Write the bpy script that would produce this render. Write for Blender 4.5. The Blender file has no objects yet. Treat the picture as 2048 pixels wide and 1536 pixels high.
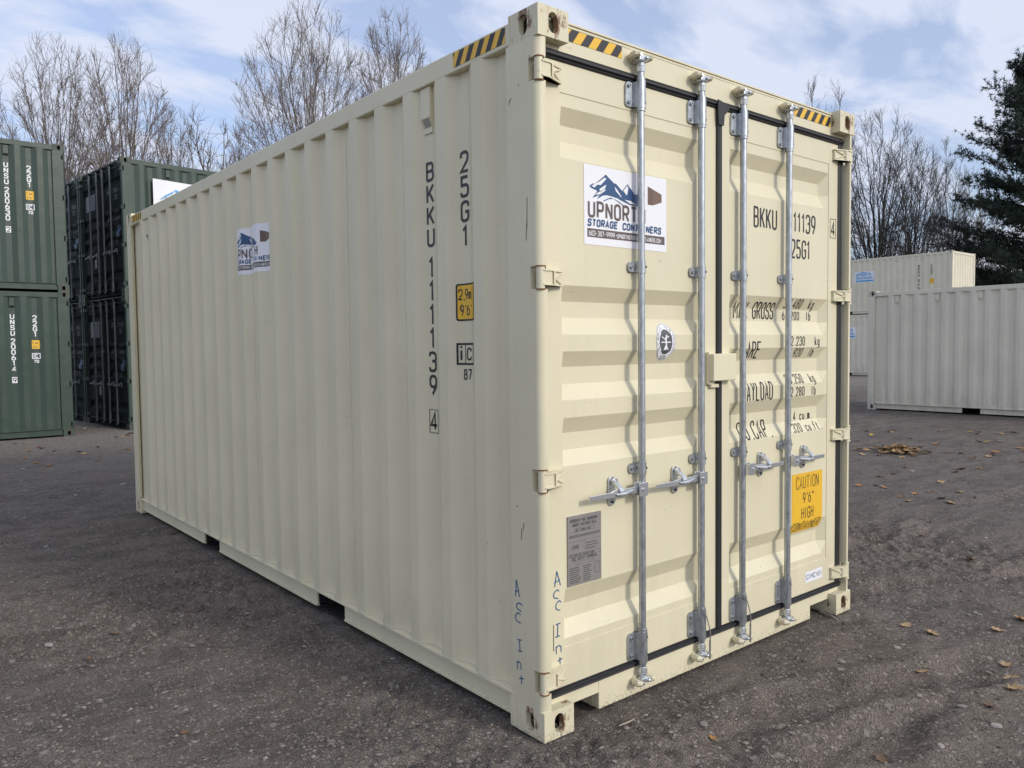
import bpy, bmesh, math, random
import numpy as np
from mathutils import Vector, Matrix

random.seed(7)
R = math.radians
SC = bpy.context.scene
COL = SC.collection

# ---------------------------------------------------------------- camera
cam_d = bpy.data.cameras.new("camera")
cam = bpy.data.objects.new("camera", cam_d)
COL.objects.link(cam)
SC.camera = cam
cam_d.sensor_width = 36.0
cam_d.lens = 36.0 * 1577.5 / 2048.0
cam_d.clip_start = 0.05
cam_d.clip_end = 2000.0
CAM = Vector((-2.0413, -2.2996, 1.5851))
YAW, PITCH, ROLL = 0.8819, -0.0479, -0.0115
_f = Vector((math.cos(PITCH) * math.cos(YAW), math.cos(PITCH) * math.sin(YAW), math.sin(PITCH)))
_r0 = Vector((math.sin(YAW), -math.cos(YAW), 0.0))
_u0 = _r0.cross(_f)
_r = _r0 * math.cos(ROLL) + _u0 * math.sin(ROLL)
_u = _u0 * math.cos(ROLL) - _r0 * math.sin(ROLL)
_m = Matrix((( _r.x, _u.x, -_f.x, CAM.x), (_r.y, _u.y, -_f.y, CAM.y), (_r.z, _u.z, -_f.z, CAM.z), (0, 0, 0, 1)))
cam.matrix_world = _m


# ---------------------------------------------------------------- sky, sun, exposure
SUN_EL, SUN_DIR = R(27.0), Vector((0.27, -0.963, 0.0)).normalized()
world = bpy.data.worlds.new("World")
SC.world = world
world.use_nodes = True
wn, wl = world.node_tree.nodes, world.node_tree.links
wn.clear()
w_out = wn.new("ShaderNodeOutputWorld")
w_bg = wn.new("ShaderNodeBackground")
w_bg.inputs["Strength"].default_value = 0.13
sky = wn.new("ShaderNodeTexSky")
sky.sky_type = 'NISHITA'
sky.sun_disc = False
sky.sun_elevation = SUN_EL
sky.sun_rotation = math.atan2(SUN_DIR.x, SUN_DIR.y)
sky.air_density = 1.3
sky.dust_density = 0.4
sky.ozone_density = 2.0
tc = wn.new("ShaderNodeTexCoord")
sep = wn.new("ShaderNodeSeparateXYZ")
wl.new(tc.outputs["Generated"], sep.inputs[0])


def wmath(op, a, b):
    n = wn.new("ShaderNodeMath"); n.operation = op
    for i, v in enumerate((a, b)):
        if isinstance(v, (int, float)): n.inputs[i].default_value = v
        else: wl.new(v, n.inputs[i])
    return n.outputs[0]


zc = wmath('ADD', wmath('MAXIMUM', sep.outputs[2], 0.0), 0.22)
cmb = wn.new("ShaderNodeCombineXYZ")
wl.new(wmath('DIVIDE', sep.outputs[0], zc), cmb.inputs[0])
wl.new(wmath('DIVIDE', sep.outputs[1], zc), cmb.inputs[1])
mp = wn.new("ShaderNodeMapping")
mp.inputs["Rotation"].default_value = (0, 0, R(-38))
mp.inputs["Scale"].default_value = (0.85, 1.6, 1)
mp.inputs["Location"].default_value = (3.3, 1.2, 0)
wl.new(cmb.outputs[0], mp.inputs[0])
cn = wn.new("ShaderNodeTexNoise")
cn.inputs["Scale"].default_value = 2.7
cn.inputs["Detail"].default_value = 7.0
cn.inputs["Roughness"].default_value = 0.55
cn.inputs["Distortion"].default_value = 0.35
wl.new(mp.outputs[0], cn.inputs["Vector"])
cr = wn.new("ShaderNodeValToRGB")
cr.color_ramp.elements[0].position = 0.41
cr.color_ramp.elements[0].color = (0.46, 0.46, 0.46, 1)
cr.color_ramp.elements[1].position = 0.55
cr.color_ramp.elements[1].color = (0.95, 0.95, 0.95, 1)
wl.new(cn.outputs["Fac"], cr.inputs[0])
cmix = wn.new("ShaderNodeMixRGB")
cmix.inputs[2].default_value = (4.7, 5.5, 7.5, 1)
wl.new(cr.outputs[0], cmix.inputs[0])
tint = wn.new("ShaderNodeMixRGB"); tint.blend_type = 'MULTIPLY'; tint.inputs[0].default_value = 1.0
tint.inputs[2].default_value = (0.80, 0.94, 1.26, 1)
wl.new(sky.outputs[0], tint.inputs[1])
wl.new(tint.outputs[0], cmix.inputs[1])
# thin cloud scatters forward: it is brighter on the sun's side of the sky
dt = wn.new("ShaderNodeVectorMath"); dt.operation = 'DOT_PRODUCT'
wl.new(tc.outputs["Generated"], dt.inputs[0])
_s = SUN_DIR * math.cos(SUN_EL) + Vector((0, 0, math.sin(SUN_EL)))
dt.inputs[1].default_value = _s
glow = wmath('POWER', wmath('MAXIMUM', dt.outputs["Value"], 0.0), 3.0)
gcol = wn.new("ShaderNodeVectorMath"); gcol.operation = 'SCALE'
gcol.inputs[0].default_value = (7.6, 7.2, 6.4)
wl.new(glow, gcol.inputs["Scale"])
ccol = wn.new("ShaderNodeVectorMath"); ccol.operation = 'ADD'
ccol.inputs[0].default_value = (5.75, 6.2, 7.4)
wl.new(gcol.outputs[0], ccol.inputs[1])
wl.new(ccol.outputs[0], cmix.inputs[2])
wl.new(cmix.outputs[0], w_bg.inputs["Color"])
wl.new(w_bg.outputs[0], w_out.inputs[0])

sun_d = bpy.data.lights.new("sun", 'SUN')
sun_d.energy = 1.85
sun_d.angle = R(8.5)
sun_d.color = (1.0, 0.92, 0.79)
sun = bpy.data.objects.new("sun", sun_d)
COL.objects.link(sun)
sun.rotation_euler = (SUN_DIR * math.cos(SUN_EL) + Vector((0, 0, math.sin(SUN_EL)))).to_track_quat('Z', 'Y').to_euler()

SC.view_settings.view_transform = 'Standard'
SC.view_settings.look = 'None'
SC.view_settings.exposure = 0.0
SC.view_settings.gamma = 1.0
SC.view_settings.use_curve_mapping = False


# ---------------------------------------------------------------- helpers: things and meshes
def tag(o, label=None, cat=None, group=None, kind=None):
    if label: o["label"] = label
    if cat: o["category"] = cat
    if group: o["group"] = group
    if kind: o["kind"] = kind
    return o


def empty(name, loc, rz=0.0):
    o = bpy.data.objects.new(name, None)
    COL.objects.link(o)
    o.location = loc
    o.rotation_euler = (0, 0, rz)
    o.empty_display_size = 0.2
    return o


def link(name, me, parent=None, loc=None):
    o = bpy.data.objects.new(name, me)
    COL.objects.link(o)
    o.parent = parent
    if loc: o.location = loc
    return o


def copy_tree(o, parent=None):
    c = o.copy()
    COL.objects.link(c)
    c.parent = parent
    for ch in list(o.children):
        copy_tree(ch, c)
    return c


class MB:
    """collects shapes, links them as one mesh object"""
    def __init__(s):
        s.v, s.f, s.m = [], [], []

    def add(s, vs, fs, mat=0):
        b = len(s.v)
        s.v += [tuple(p) for p in vs]
        s.f += [tuple(i + b for i in q) for q in fs]
        s.m += [mat] * len(fs)
        return s

    def box(s, x0, x1, y0, y1, z0, z1, mat=0):
        vs = [(x, y, z) for z in (z0, z1) for y in (y0, y1) for x in (x0, x1)]
        return s.add(vs, [(0, 2, 3, 1), (4, 5, 7, 6), (0, 1, 5, 4), (2, 6, 7, 3), (0, 4, 6, 2), (1, 3, 7, 5)], mat)

    def prism(s, poly, axis, a0, a1, mat=0):
        """poly: 2-D points in the two other axes (xy for z, xz for y, yz for x)"""
        n = len(poly)
        def P(p, a):
            return {'z': (p[0], p[1], a), 'y': (p[0], a, p[1]), 'x': (a, p[0], p[1])}[axis]
        vs = [P(p, a0) for p in poly] + [P(p, a1) for p in poly]
        fs = [(i, (i + 1) % n, n + (i + 1) % n, n + i) for i in range(n)]
        fs += [tuple(range(n))[::-1], tuple(range(n, 2 * n))]
        return s.add(vs, fs, mat)

    def tube(s, pts, r, n=8, mat=0, caps=True):
        pts = [Vector(p) for p in pts]
        rs = r if isinstance(r, (list, tuple)) else [r] * len(pts)
        vs, fs = [], []
        ref = Vector((0.31, 0.2, 0.93))
        for i, p in enumerate(pts):
            d = (pts[min(i + 1, len(pts) - 1)] - pts[max(i - 1, 0)]).normalized()
            a = d.cross(ref)
            if a.length < 0.2: a = d.cross(Vector((1, 0, 0)))
            a.normalize(); b = d.cross(a)
            for k in range(n):
                t = 2 * math.pi * k / n
                vs.append(p + a * math.cos(t) * rs[i] + b * math.sin(t) * rs[i])
        for i in range(len(pts) - 1):
            for k in range(n):
                fs.append((i * n + k, i * n + (k + 1) % n, (i + 1) * n + (k + 1) % n, (i + 1) * n + k))
        if caps:
            fs.append(tuple(range(n))[::-1])
            fs.append(tuple(range((len(pts) - 1) * n, len(pts) * n)))
        return s.add(vs, fs, mat)

    def mesh(s, name, mats):
        me = bpy.data.meshes.new(name)
        me.from_pydata(s.v, [], s.f)
        for m in (mats if isinstance(mats, (list, tuple)) else [mats]): me.materials.append(m)
        me.polygons.foreach_set("material_index", s.m)
        bm = bmesh.new(); bm.from_mesh(me)
        bmesh.ops.recalc_face_normals(bm, faces=bm.faces)
        bm.to_mesh(me); bm.free()
        me.update()
        return me

    def build(s, name, mats, parent=None, bevel=0.0, smooth=False, seg=2):
        me = s.mesh(name, mats)
        if smooth:
            me.polygons.foreach_set("use_smooth", [True] * len(me.polygons))
            me.set_sharp_from_angle(angle=R(38))
        o = link(name, me, parent)
        if bevel:
            md = o.modifiers.new("bevel", 'BEVEL')
            md.width = bevel; md.segments = seg; md.limit_method = 'ANGLE'; md.angle_limit = R(40)
        return o


def rounded(x0, x1, z0, z1, r, n=5):
    pts = []
    for cx, cz, a0 in ((x1 - r, z0 + r, -90), (x1 - r, z1 - r, 0), (x0 + r, z1 - r, 90), (x0 + r, z0 + r, 180)):
        for k in range(n + 1):
            a = R(a0 + 90 * k / n)
            pts.append((cx + r * math.cos(a), cz + r * math.sin(a)))
    return pts


# ---------------------------------------------------------------- materials
def new_mat(name):
    m = bpy.data.materials.new(name)
    m.use_nodes = True
    nt = m.node_tree
    return m, nt, nt.nodes["Principled BSDF"]


def N(nt, kind, **kw):
    n = nt.nodes.new(kind)
    for k, v in kw.items():
        if k in n.inputs: n.inputs[k].default_value = v
        else: setattr(n, k, v)
    return n


def coords(nt, scale=(1, 1, 1)):
    t = N(nt, "ShaderNodeTexCoord")
    mpn = N(nt, "ShaderNodeMapping")
    mpn.inputs["Scale"].default_value = scale
    nt.links.new(t.outputs["Object"], mpn.inputs[0])
    return mpn.outputs[0]


def noise(nt, scale, detail=4, rough=0.55, vscale=(1, 1, 1)):
    n = N(nt, "ShaderNodeTexNoise")
    n.inputs["Scale"].default_value = scale
    n.inputs["Detail"].default_value = detail
    n.inputs["Roughness"].default_value = rough
    nt.links.new(coords(nt, vscale), n.inputs["Vector"])
    return n.outputs["Fac"]


def ramp(nt, fac, p0, c0, p1, c1):
    r = N(nt, "ShaderNodeValToRGB")
    e = r.color_ramp.elements
    def c4(c): return (c, c, c, 1) if isinstance(c, (int, float)) else (*c, 1)
    e[0].position, e[0].color, e[1].position, e[1].color = p0, c4(c0), p1, c4(c1)
    nt.links.new(fac, r.inputs[0])
    return r.outputs[0]


def mix(nt, fac, a, b, mode='MIX'):
    n = N(nt, "ShaderNodeMixRGB"); n.blend_type = mode
    for i, v in enumerate((fac, a, b)):
        if isinstance(v, (int, float)): n.inputs[i].default_value = v if i == 0 else (v, v, v, 1)
        elif isinstance(v, tuple): n.inputs[i].default_value = (*v, 1)
        else: nt.links.new(v, n.inputs[i])
    return n.outputs[0]


def bump(nt, bsdf, h, strength, dist):
    b = N(nt, "ShaderNodeBump")
    b.inputs["Strength"].default_value = strength
    b.inputs["Distance"].default_value = dist
    nt.links.new(h, b.inputs["Height"])
    nt.links.new(b.outputs[0], bsdf.inputs["Normal"])


def paint(name, col, rough=0.45, grime=0.10, rust=0.0, mud=False, rust_scale=16.0, spec=.5, dust=0.0):
    m, nt, b = new_mat(name)
    b.inputs["Specular IOR Level"].default_value = spec
    L = nt.links
    c = mix(nt, ramp(nt, noise(nt, 1.7, 3), 0.35, 0.0, 0.7, 1.0), tuple(x * (1 - grime * 0.5) for x in col), tuple(min(1, x * 1.02) for x in col))
    st = noise(nt, 3.0, 5, 0.6, (7, 7, 0.35))                                   # faint vertical run marks
    c = mix(nt, ramp(nt, st, 0.52, 0.0, 0.78, grime), c, tuple(x * 0.62 for x in col))
    sp = noise(nt, 42.0, 2, 0.5)                                                # tiny chips and specks
    c = mix(nt, ramp(nt, sp, 0.765, 0.0, 0.785, 0.5), c, (0.10, 0.085, 0.07))
    if dust:
        t = N(nt, "ShaderNodeTexCoord"); s = N(nt, "ShaderNodeSeparateXYZ")
        L.new(t.outputs["Object"], s.inputs[0])
        g = N(nt, "ShaderNodeMapRange"); g.inputs[1].default_value = 0.75; g.inputs[2].default_value = 0.10
        g.inputs[3].default_value = -0.12; g.inputs[4].default_value = 0.22
        L.new(s.outputs[2], g.inputs[0])
        a = N(nt, "ShaderNodeMath"); a.operation = 'ADD'
        L.new(noise(nt, 5, 6, .7, (2, 2, .5)), a.inputs[0]); L.new(g.outputs[0], a.inputs[1])
        c = mix(nt, ramp(nt, a.outputs[0], .50, 0.0, .85, dust), c, (0.30, 0.265, 0.22))
        rn2 = noise(nt, 4.5, 6, .75, (9, 9, .22))                               # thin dirty rain runs
        c = mix(nt, ramp(nt, rn2, .60, 0.0, .72, dust * .55), c, (0.27, 0.235, 0.185))
        sc_ = noise(nt, 11, 3, .5, (1, 1, 6))                                   # short rubbed scuffs
        c = mix(nt, ramp(nt, sc_, .72, 0.0, .76, .35), c, (0.40, 0.37, 0.32))
    if rust:
        rn = noise(nt, rust_scale, 6, 0.68, (1, 1, 0.45))
        c = mix(nt, ramp(nt, rn, 0.60 - 0.1 * rust, 0.0, 0.66 - 0.08 * rust, 0.9), c, mix(nt, noise(nt, 60, 3), (0.06, 0.028, 0.018), (0.28, 0.11, 0.035)))
        rs = noise(nt, 9.0, 4, 0.6, (3.2, 3.2, 0.25))
        c = mix(nt, ramp(nt, rs, 0.57, 0.0, 0.72, 0.65 * rust), c, (0.36, 0.16, 0.05))
    if mud:
        t = N(nt, "ShaderNodeTexCoord"); s = N(nt, "ShaderNodeSeparateXYZ")
        L.new(t.outputs["Object"], s.inputs[0])
        g = N(nt, "ShaderNodeMapRange"); g.inputs[1].default_value = 0.15; g.inputs[2].default_value = 0.0
        g.inputs[3].default_value = 0.0; g.inputs[4].default_value = 0.30
        L.new(s.outputs[2], g.inputs[0])
        a = N(nt, "ShaderNodeMath"); a.operation = 'ADD'
        L.new(noise(nt, 95, 4, 0.7), a.inputs[0]); L.new(g.outputs[0], a.inputs[1])
        c = mix(nt, ramp(nt, a.outputs[0], 0.76, 0.0, 0.90, 0.65), c, (0.16, 0.125, 0.10))
    L.new(c, b.inputs["Base Color"])
    rr = ramp(nt, noise(nt, 6, 4), 0.3, rough - 0.07, 0.7, rough + 0.1)
    L.new(rr, b.inputs["Roughness"])
    bump(nt, b, noise(nt, 2.6, 3, 0.5), 0.4, 0.016)
    return m


def flat(name, col, rough=0.5, metal=0.0, var=0.12, scale=30):
    m, nt, b = new_mat(name)
    c = mix(nt, noise(nt, scale, 3), tuple(x * (1 - var) for x in col), tuple(min(1, x * (1 + var)) for x in col))
    nt.links.new(c, b.inputs["Base Color"])
    b.inputs["Roughness"].default_value = rough
    b.inputs["Metallic"].default_value = metal
    return m


CREAM = (0.695, 0.640, 0.462)
M = {}
M['cream'] = paint('cream_paint', CREAM, 0.42, 0.10, dust=.16)
M['cream_sill'] = paint('cream_paint_muddy', CREAM, 0.5, 0.14, mud=True)
M['cream_cast'] = paint('cream_paint_rusted', CREAM, 0.5, 0.2, rust=0.5)
M['cream_cast_clean'] = paint('cream_paint_chipped', CREAM, 0.5, 0.2, rust=0.2, mud=True)
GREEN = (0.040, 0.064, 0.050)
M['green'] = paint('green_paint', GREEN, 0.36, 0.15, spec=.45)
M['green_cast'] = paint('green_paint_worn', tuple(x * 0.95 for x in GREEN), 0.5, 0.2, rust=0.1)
M['green_door'] = paint('shaded_green_paint', (0.013, 0.021, 0.020), 0.6, 0.15, spec=.05)  # door green darkened to paint in the alley's shade
M['white'] = paint('pale_grey_paint', (0.735, 0.685, 0.565), 0.5, 0.16, dust=.4)
M['white_cast'] = paint('pale_grey_paint_rusted', (0.6, 0.59, 0.52), 0.5, 0.2, rust=0.6)
M['ivory'] = paint('ivory_paint', (0.72, 0.68, 0.54), 0.5, 0.12)
m_, nt_, b_ = new_mat('galvanised_steel')
_c = mix(nt_, ramp(nt_, noise(nt_, 55, 4, .7, (1, 1, .4)), .35, 0.0, .68, 1.0), (.33, .355, .385), (.52, .545, .57))
_c = mix(nt_, ramp(nt_, noise(nt_, 13, 5, .7, (1, 1, .3)), .60, 0.0, .74, .55), _c, (.22, .20, .18))
nt_.links.new(_c, b_.inputs["Base Color"])
nt_.links.new(ramp(nt_, noise(nt_, 40, 4, .7), .3, .26, .7, .5), b_.inputs["Roughness"])
b_.inputs["Metallic"].default_value = .75
M['galv'] = m_
M['zinc'] = flat('bright_zinc', (0.62, 0.64, 0.66), 0.27, 0.75, 0.10, 60)
M['rubber'] = flat('black_rubber', (0.018, 0.018, 0.021), 0.55, 0, 0.3, 25)
M['hole'] = flat('bolt_recess_black', (0.012, 0.012, 0.014), 0.7, 0, 0.2)
M['rust'] = flat('rusty_steel', (0.22, 0.10, 0.045), 0.8, 0.1, 0.5, 90)
M['ink'] = flat('black_decal_film', (0.012, 0.012, 0.015), 0.45, 0, 0.15)
M['wht'] = flat('white_decal_film', (0.80, 0.80, 0.84), 0.4, 0, 0.03)
M['yel'] = flat('yellow_decal_film', (0.78, 0.46, 0.03), 0.45, 0, 0.06)
M['blue'] = flat('navy_decal_film', (0.022, 0.075, 0.19), 0.45, 0, 0.08)
M['sky'] = flat('light_blue_decal_film', (0.10, 0.36, 0.66), 0.45, 0, 0.08)
M['umb'] = flat('umber_decal_film', (0.115, 0.085, 0.078), 0.45, 0, 0.08)
M['brn'] = flat('brown_decal_film', (0.17, 0.10, 0.07), 0.45, 0, 0.1)
M['gry'] = flat('grey_decal_film', (0.09, 0.09, 0.095), 0.45, 0, 0.1)
M['pen'] = flat('blue_marker', (0.02, 0.10, 0.26), 0.5, 0, 0.2)
M['plate'] = flat('brushed_metal_plate', (0.30, 0.28, 0.265), 0.45, 0.35, 0.12, 25)
M['wht_dim'] = flat('shaded_white_decal_film', (.16, .16, .17), .6, 0, .2)  # white lettering and stickers, dimmed in colour for the shaded green doors
M['galv_shaded'] = flat('shaded_galvanised_steel', (.20, .21, .22), .5, .5, .2, 60)  # darker galvanised copy, shade on the green doors' gear put into its colour
M['louvre'] = flat('perforated_grey_plastic', (.36, .34, .30), .6, 0, .25, 300)
M['sealant'] = flat('sealant', (.50, .47, .38), .6, 0, .2, 20)
M['grime'] = flat('grimy_steel_shade', (.050, .038, .030), .8, .2, .4, 60)  # grimy casting insides, with the shade of the holes put into the colour
M['under'] = flat('black_underside', (.016, .015, .015), .8, 0, .3)  # plain black on fork pockets and cross members
M['rope'] = flat('steel_wire', (0.45, 0.45, 0.44), 0.4, 0.7, 0.2, 200)
M['wood'] = flat('plywood_floor', (0.10, 0.075, 0.05), 0.8, 0, 0.2)

# ---------------------------------------------------------------- stroke lettering and decals
G = {
 ' ': [], 'A': [[(0, 0), (.5, 2), (1, 0)], [(.17, .62), (.83, .62)]],
 'B': [[(0, 0), (0, 2), (.95, 2, .4), (.95, 1.05, .4), (.02, 1.05)], [(.5, 1.05), (1, 1.05, .4), (1, 0, .45), (0, 0)]],
 'C': [[(1, 1.45), (1, 2, .5), (0, 2, .5), (0, 0, .5), (1, 0, .5), (1, .55)]],
 'D': [[(0, 0), (0, 2), (1, 2, .6), (1, 0, .6), (0, 0)]],
 'E': [[(1, 2), (0, 2), (0, 0), (1, 0)], [(.05, 1.05), (.85, 1.05)]],
 'F': [[(1, 2), (0, 2), (0, 0)], [(.05, 1.05), (.8, 1.05)]],
 'G': [[(1, 1.5), (1, 2, .5), (0, 2, .5), (0, 0, .5), (1, 0, .5), (1, .95), (.55, .95)]],
 'H': [[(0, 0), (0, 2)], [(1, 0), (1, 2)], [(.05, 1.05), (.95, 1.05)]],
 'I': [[(.5, 0), (.5, 2)]], 'J': [[(.9, 2), (.9, 0, .45), (0, 0, .45), (0, .5)]],
 'K': [[(0, 0), (0, 2)], [(1, 2), (.06, .8)], [(.35, 1.15), (1, 0)]],
 'L': [[(0, 2), (0, 0), (.95, 0)]], 'M': [[(0, 0), (0, 2), (.5, .7), (1, 2), (1, 0)]],
 'N': [[(0, 0), (0, 2)], [(0, 2), (1, 0)], [(1, 0), (1, 2)]], 'O': [[(0, 0, .5), (1, 0, .5), (1, 2, .5), (0, 2, .5), 'c']],
 'P': [[(0, 0), (0, 2), (1, 2, .45), (1, .9, .45), (.05, .9)]],
 'Q': [[(0, 0, .5), (1, 0, .5), (1, 2, .5), (0, 2, .5), 'c'], [(.6, .5), (1.05, -.1)]],
 'R': [[(0, 0), (0, 2), (1, 2, .45), (1, .95, .45), (.05, .95)], [(.5, .95), (1, 0)]],
 'S': [[(.98, 1.5), (.98, 2, .5), (.02, 2, .5), (.02, 1.08, .4), (1, 1.0, .4), (1, 0, .5), (0, 0, .5), (0, .5)]],
 'T': [[(0, 2), (1, 2)], [(.5, 1.95), (.5, 0)]], 'U': [[(0, 2), (0, 0, .5), (1, 0, .5), (1, 2)]],
 'V': [[(0, 2), (.5, 0), (1, 2)]], 'W': [[(0, 2), (.25, 0), (.5, 1.5), (.75, 0), (1, 2)]],
 'X': [[(0, 0), (1, 2)], [(0, 2), (1, 0)]], 'Y': [[(0, 2), (.5, 1), (1, 2)], [(.5, 1), (.5, 0)]],
 '0': [[(0, 0, .5), (1, 0, .5), (1, 2, .5), (0, 2, .5), 'c']], '1': [[(.2, 1.62), (.58, 2), (.58, 0)]],
 '2': [[(0, 1.45), (0, 2, .5), (1, 2, .5), (1, 1.15, .3), (0, 0), (1, 0)]],
 '3': [[(0, 1.6), (0, 2, .45), (1, 2, .5), (1, 1.07, .4), (.4, 1.07)], [(.55, 1.07), (1, 1.07, .35), (1, 0, .5), (0, 0, .45), (0, .4)]],
 '4': [[(.72, 0), (.72, 2), (0, .5), (1.05, .5)]],
 '5': [[(.95, 2), (.06, 2), (.06, 1.15), (1, 1.2, .5), (1, 0, .5), (0, 0, .45), (0, .42)]],
 '6': [[(0, 0, .5), (1, 0, .5), (1, 1.2, .5), (0, 1.2, .5), 'c'], [(.03, .75), (.03, 1.15, .3), (.62, 2)]],
 '7': [[(0, 2), (1, 2), (.35, 0)]],
 '8': [[(.05, 1.05, .42), (.95, 1.05, .42), (.95, 2, .45), (.05, 2, .45), 'c'], [(0, 0, .48), (1, 0, .48), (1, 1.05, .42), (0, 1.05, .42), 'c']],
 '9': [[(0, .8, .5), (1, .8, .5), (1, 2, .5), (0, 2, .5), 'c'], [(.97, 1.25), (.97, .85, .3), (.38, 0)]],
 '.': [[(.3, 0), (.55, 0)]], ',': [[(.5, .08), (.3, -.35)]], '-': [[(.15, .95), (.85, .95)]], '*': [[(.25, .95), (.75, .95)]],
 "'": [[(.5, 2), (.45, 1.5)]], '"': [[(.3, 2), (.26, 1.55)], [(.65, 2), (.61, 1.55)]],
 'k': [[(.1, 0), (.1, 2)], [(.9, 1.3), (.15, .5)], [(.4, .75), (.95, 0)]],
 'g': [[(.1, 0, .4), (.9, 0, .4), (.9, 1.3, .4), (.1, 1.3, .4), 'c'], [(.9, .9), (.9, -.55, .4), (.1, -.55, .3), (.1, -.4)]],
 'l': [[(.5, 0), (.5, 2)]], 'b': [[(.1, 2), (.1, 0, .01), (.9, 0, .4), (.9, 1.3, .4), (.12, 1.3)]],
 'c': [[(.9, .95), (.9, 1.3, .4), (.1, 1.3, .4), (.1, 0, .4), (.9, 0, .4), (.9, .35)]],
 'u': [[(.1, 1.3), (.1, 0, .4), (.9, 0, .4), (.9, 1.3)]], 'm': [[(0, 0), (0, 1.3, .05), (.5, 1.3, .2), (.5, 0)], [(.5, 1.1), (.5, 1.3, .1), (1, 1.3, .2), (1, 0)]],
 'f': [[(.9, 2), (.4, 2, .35), (.4, 0)], [(.1, 1.3), (.8, 1.3)]], 't': [[(.45, 1.8), (.45, 0, .3), (.9, 0)], [(.1, 1.3), (.8, 1.3)]],
 'i': [[(.5, 0), (.5, 1.3)], [(.5, 1.62), (.5, 1.9)]], 'n': [[(.1, 0), (.1, 1.3, .05), (.9, 1.3, .4), (.9, 0)]],
}


def fillet(pts, closed):
    out, n = [], len(pts)
    for i, p in enumerate(pts):
        r = p[2] if len(p) > 2 else 0
        if r == 0 or (not closed and i in (0, n - 1)):
            out.append(Vector(p[:2])); continue
        a, b, c = Vector(pts[i - 1][:2]), Vector(p[:2]), Vector(pts[(i + 1) % n][:2])
        da, dc = (a - b), (c - b)
        ra, rc = min(r, da.length * .5), min(r, dc.length * .5)
        s, e = b + da.normalized() * ra, b + dc.normalized() * rc
        for k in range(5):
            t = k / 4
            out.append(s * (1 - t) ** 2 + b * 2 * t * (1 - t) + e * t * t)
    res = []
    for p in out:
        if not res or (p - res[-1]).length > 1e-4: res.append(p)
    if closed and (res[0] - res[-1]).length < 1e-4: res.pop()
    return res


class Decal:
    """flat shapes in a (u, v) plane with layers, later folded onto a surface"""
    def __init__(s):
        s.polys = []

    def poly(s, pts, mat, layer=0):
        s.polys.append(([tuple(p) for p in pts], mat, layer)); return s

    def rect(s, u0, u1, v0, v1, mat, layer=0):
        return s.poly([(u0, v0), (u1, v0), (u1, v1), (u0, v1)], mat, layer)

    def frame(s, u0, u1, v0, v1, w, mat, layer=0):
        s.rect(u0, u1, v1 - w, v1, mat, layer); s.rect(u0, u1, v0, v0 + w, mat, layer)
        s.rect(u0, u0 + w, v0 + w, v1 - w, mat, layer); return s.rect(u1 - w, u1, v0 + w, v1 - w, mat, layer)

    def ribbon(s, pts, w, mat, layer=0, closed=False):
        n = len(pts); L, Rr = [], []
        for i in range(n):
            d0 = (pts[i] - pts[i - 1]) if (i > 0 or closed) else (pts[1] - pts[0])
            d1 = (pts[(i + 1) % n] - pts[i]) if (i < n - 1 or closed) else d0
            d0 = d0.normalized(); d1 = d1.normalized()
            n0, n1 = Vector((-d0.y, d0.x)), Vector((-d1.y, d1.x))
            mm = n0 + n1
            if mm.length < .2: mm = n0
            mm.normalize()
            k = min(1 / max(.3, mm.dot(n0)), 1.9)
            L.append(pts[i] + mm * k * w / 2); Rr.append(pts[i] - mm * k * w / 2)
        for i in range(n if closed else n - 1):
            j = (i + 1) % n
            s.polys.append(([tuple(L[i]), tuple(L[j]), tuple(Rr[j]), tuple(Rr[i])], mat, layer))
        return s

    def text(s, txt, u, v, h, cw, gap, w, mat, layer=1, slant=0.0, vertical=False, pitch=0.0):
        for ch in txt:
            gw = cw * (0.45 if ch in ".,'" else 0.62 if ch in '1Iil' and not vertical else 1.3 if ch in 'MW' else 1)
            for k, st in enumerate(G.get(ch, [])):
                closed = st[-1] == 'c'
                pts = fillet([p for p in st if p != 'c'], closed)
                off = -(0.19 * cw) if (ch in '1Iil' and not vertical) else 0
                q = [Vector((u + off + p.x * (gw if ch in 'MW' else cw) + slant * p.y / 2 * h, v + p.y / 2 * h)) for p in pts]
                if ch in '.*': q = [q[0], q[0] + Vector((max(w, (q[1] - q[0]).length), 0))]
                s.ribbon(q, w, mat, layer + k * .12, closed)
            if vertical: v -= pitch
            else: u += gw + gap
        return u

    def build(s, name, mats, parent, surf, ku=(), kv=(), step=0.0004):
        bm = bmesh.new()
        for pts, mat, layer in s.polys:
            vs = [bm.verts.new((p[0], p[1], layer)) for p in pts]
            try:
                f = bm.faces.new(vs); f.material_index = mat
            except ValueError:
                pass
        bmesh.ops.triangulate(bm, faces=[f for f in bm.faces if len(f.verts) > 4])
        us = [v.co.x for v in bm.verts]; vs_ = [v.co.y for v in bm.verts]
        for k in ku:
            if min(us) < k < max(us):
                bmesh.ops.bisect_plane(bm, geom=bm.verts[:] + bm.edges[:] + bm.faces[:], plane_co=(k, 0, 0), plane_no=(1, 0, 0))
        for k in kv:
            if min(vs_) < k < max(vs_):
                bmesh.ops.bisect_plane(bm, geom=bm.verts[:] + bm.edges[:] + bm.faces[:], plane_co=(0, k, 0), plane_no=(0, 1, 0))
        for v in bm.verts:
            v.co = surf(v.co.x, v.co.y, 0.0014 + v.co.z * step)
        me = bpy.data.meshes.new(name)
        bm.to_mesh(me); bm.free()
        for m in mats: me.materials.append(m)
        return link(name, me, parent)


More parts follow.
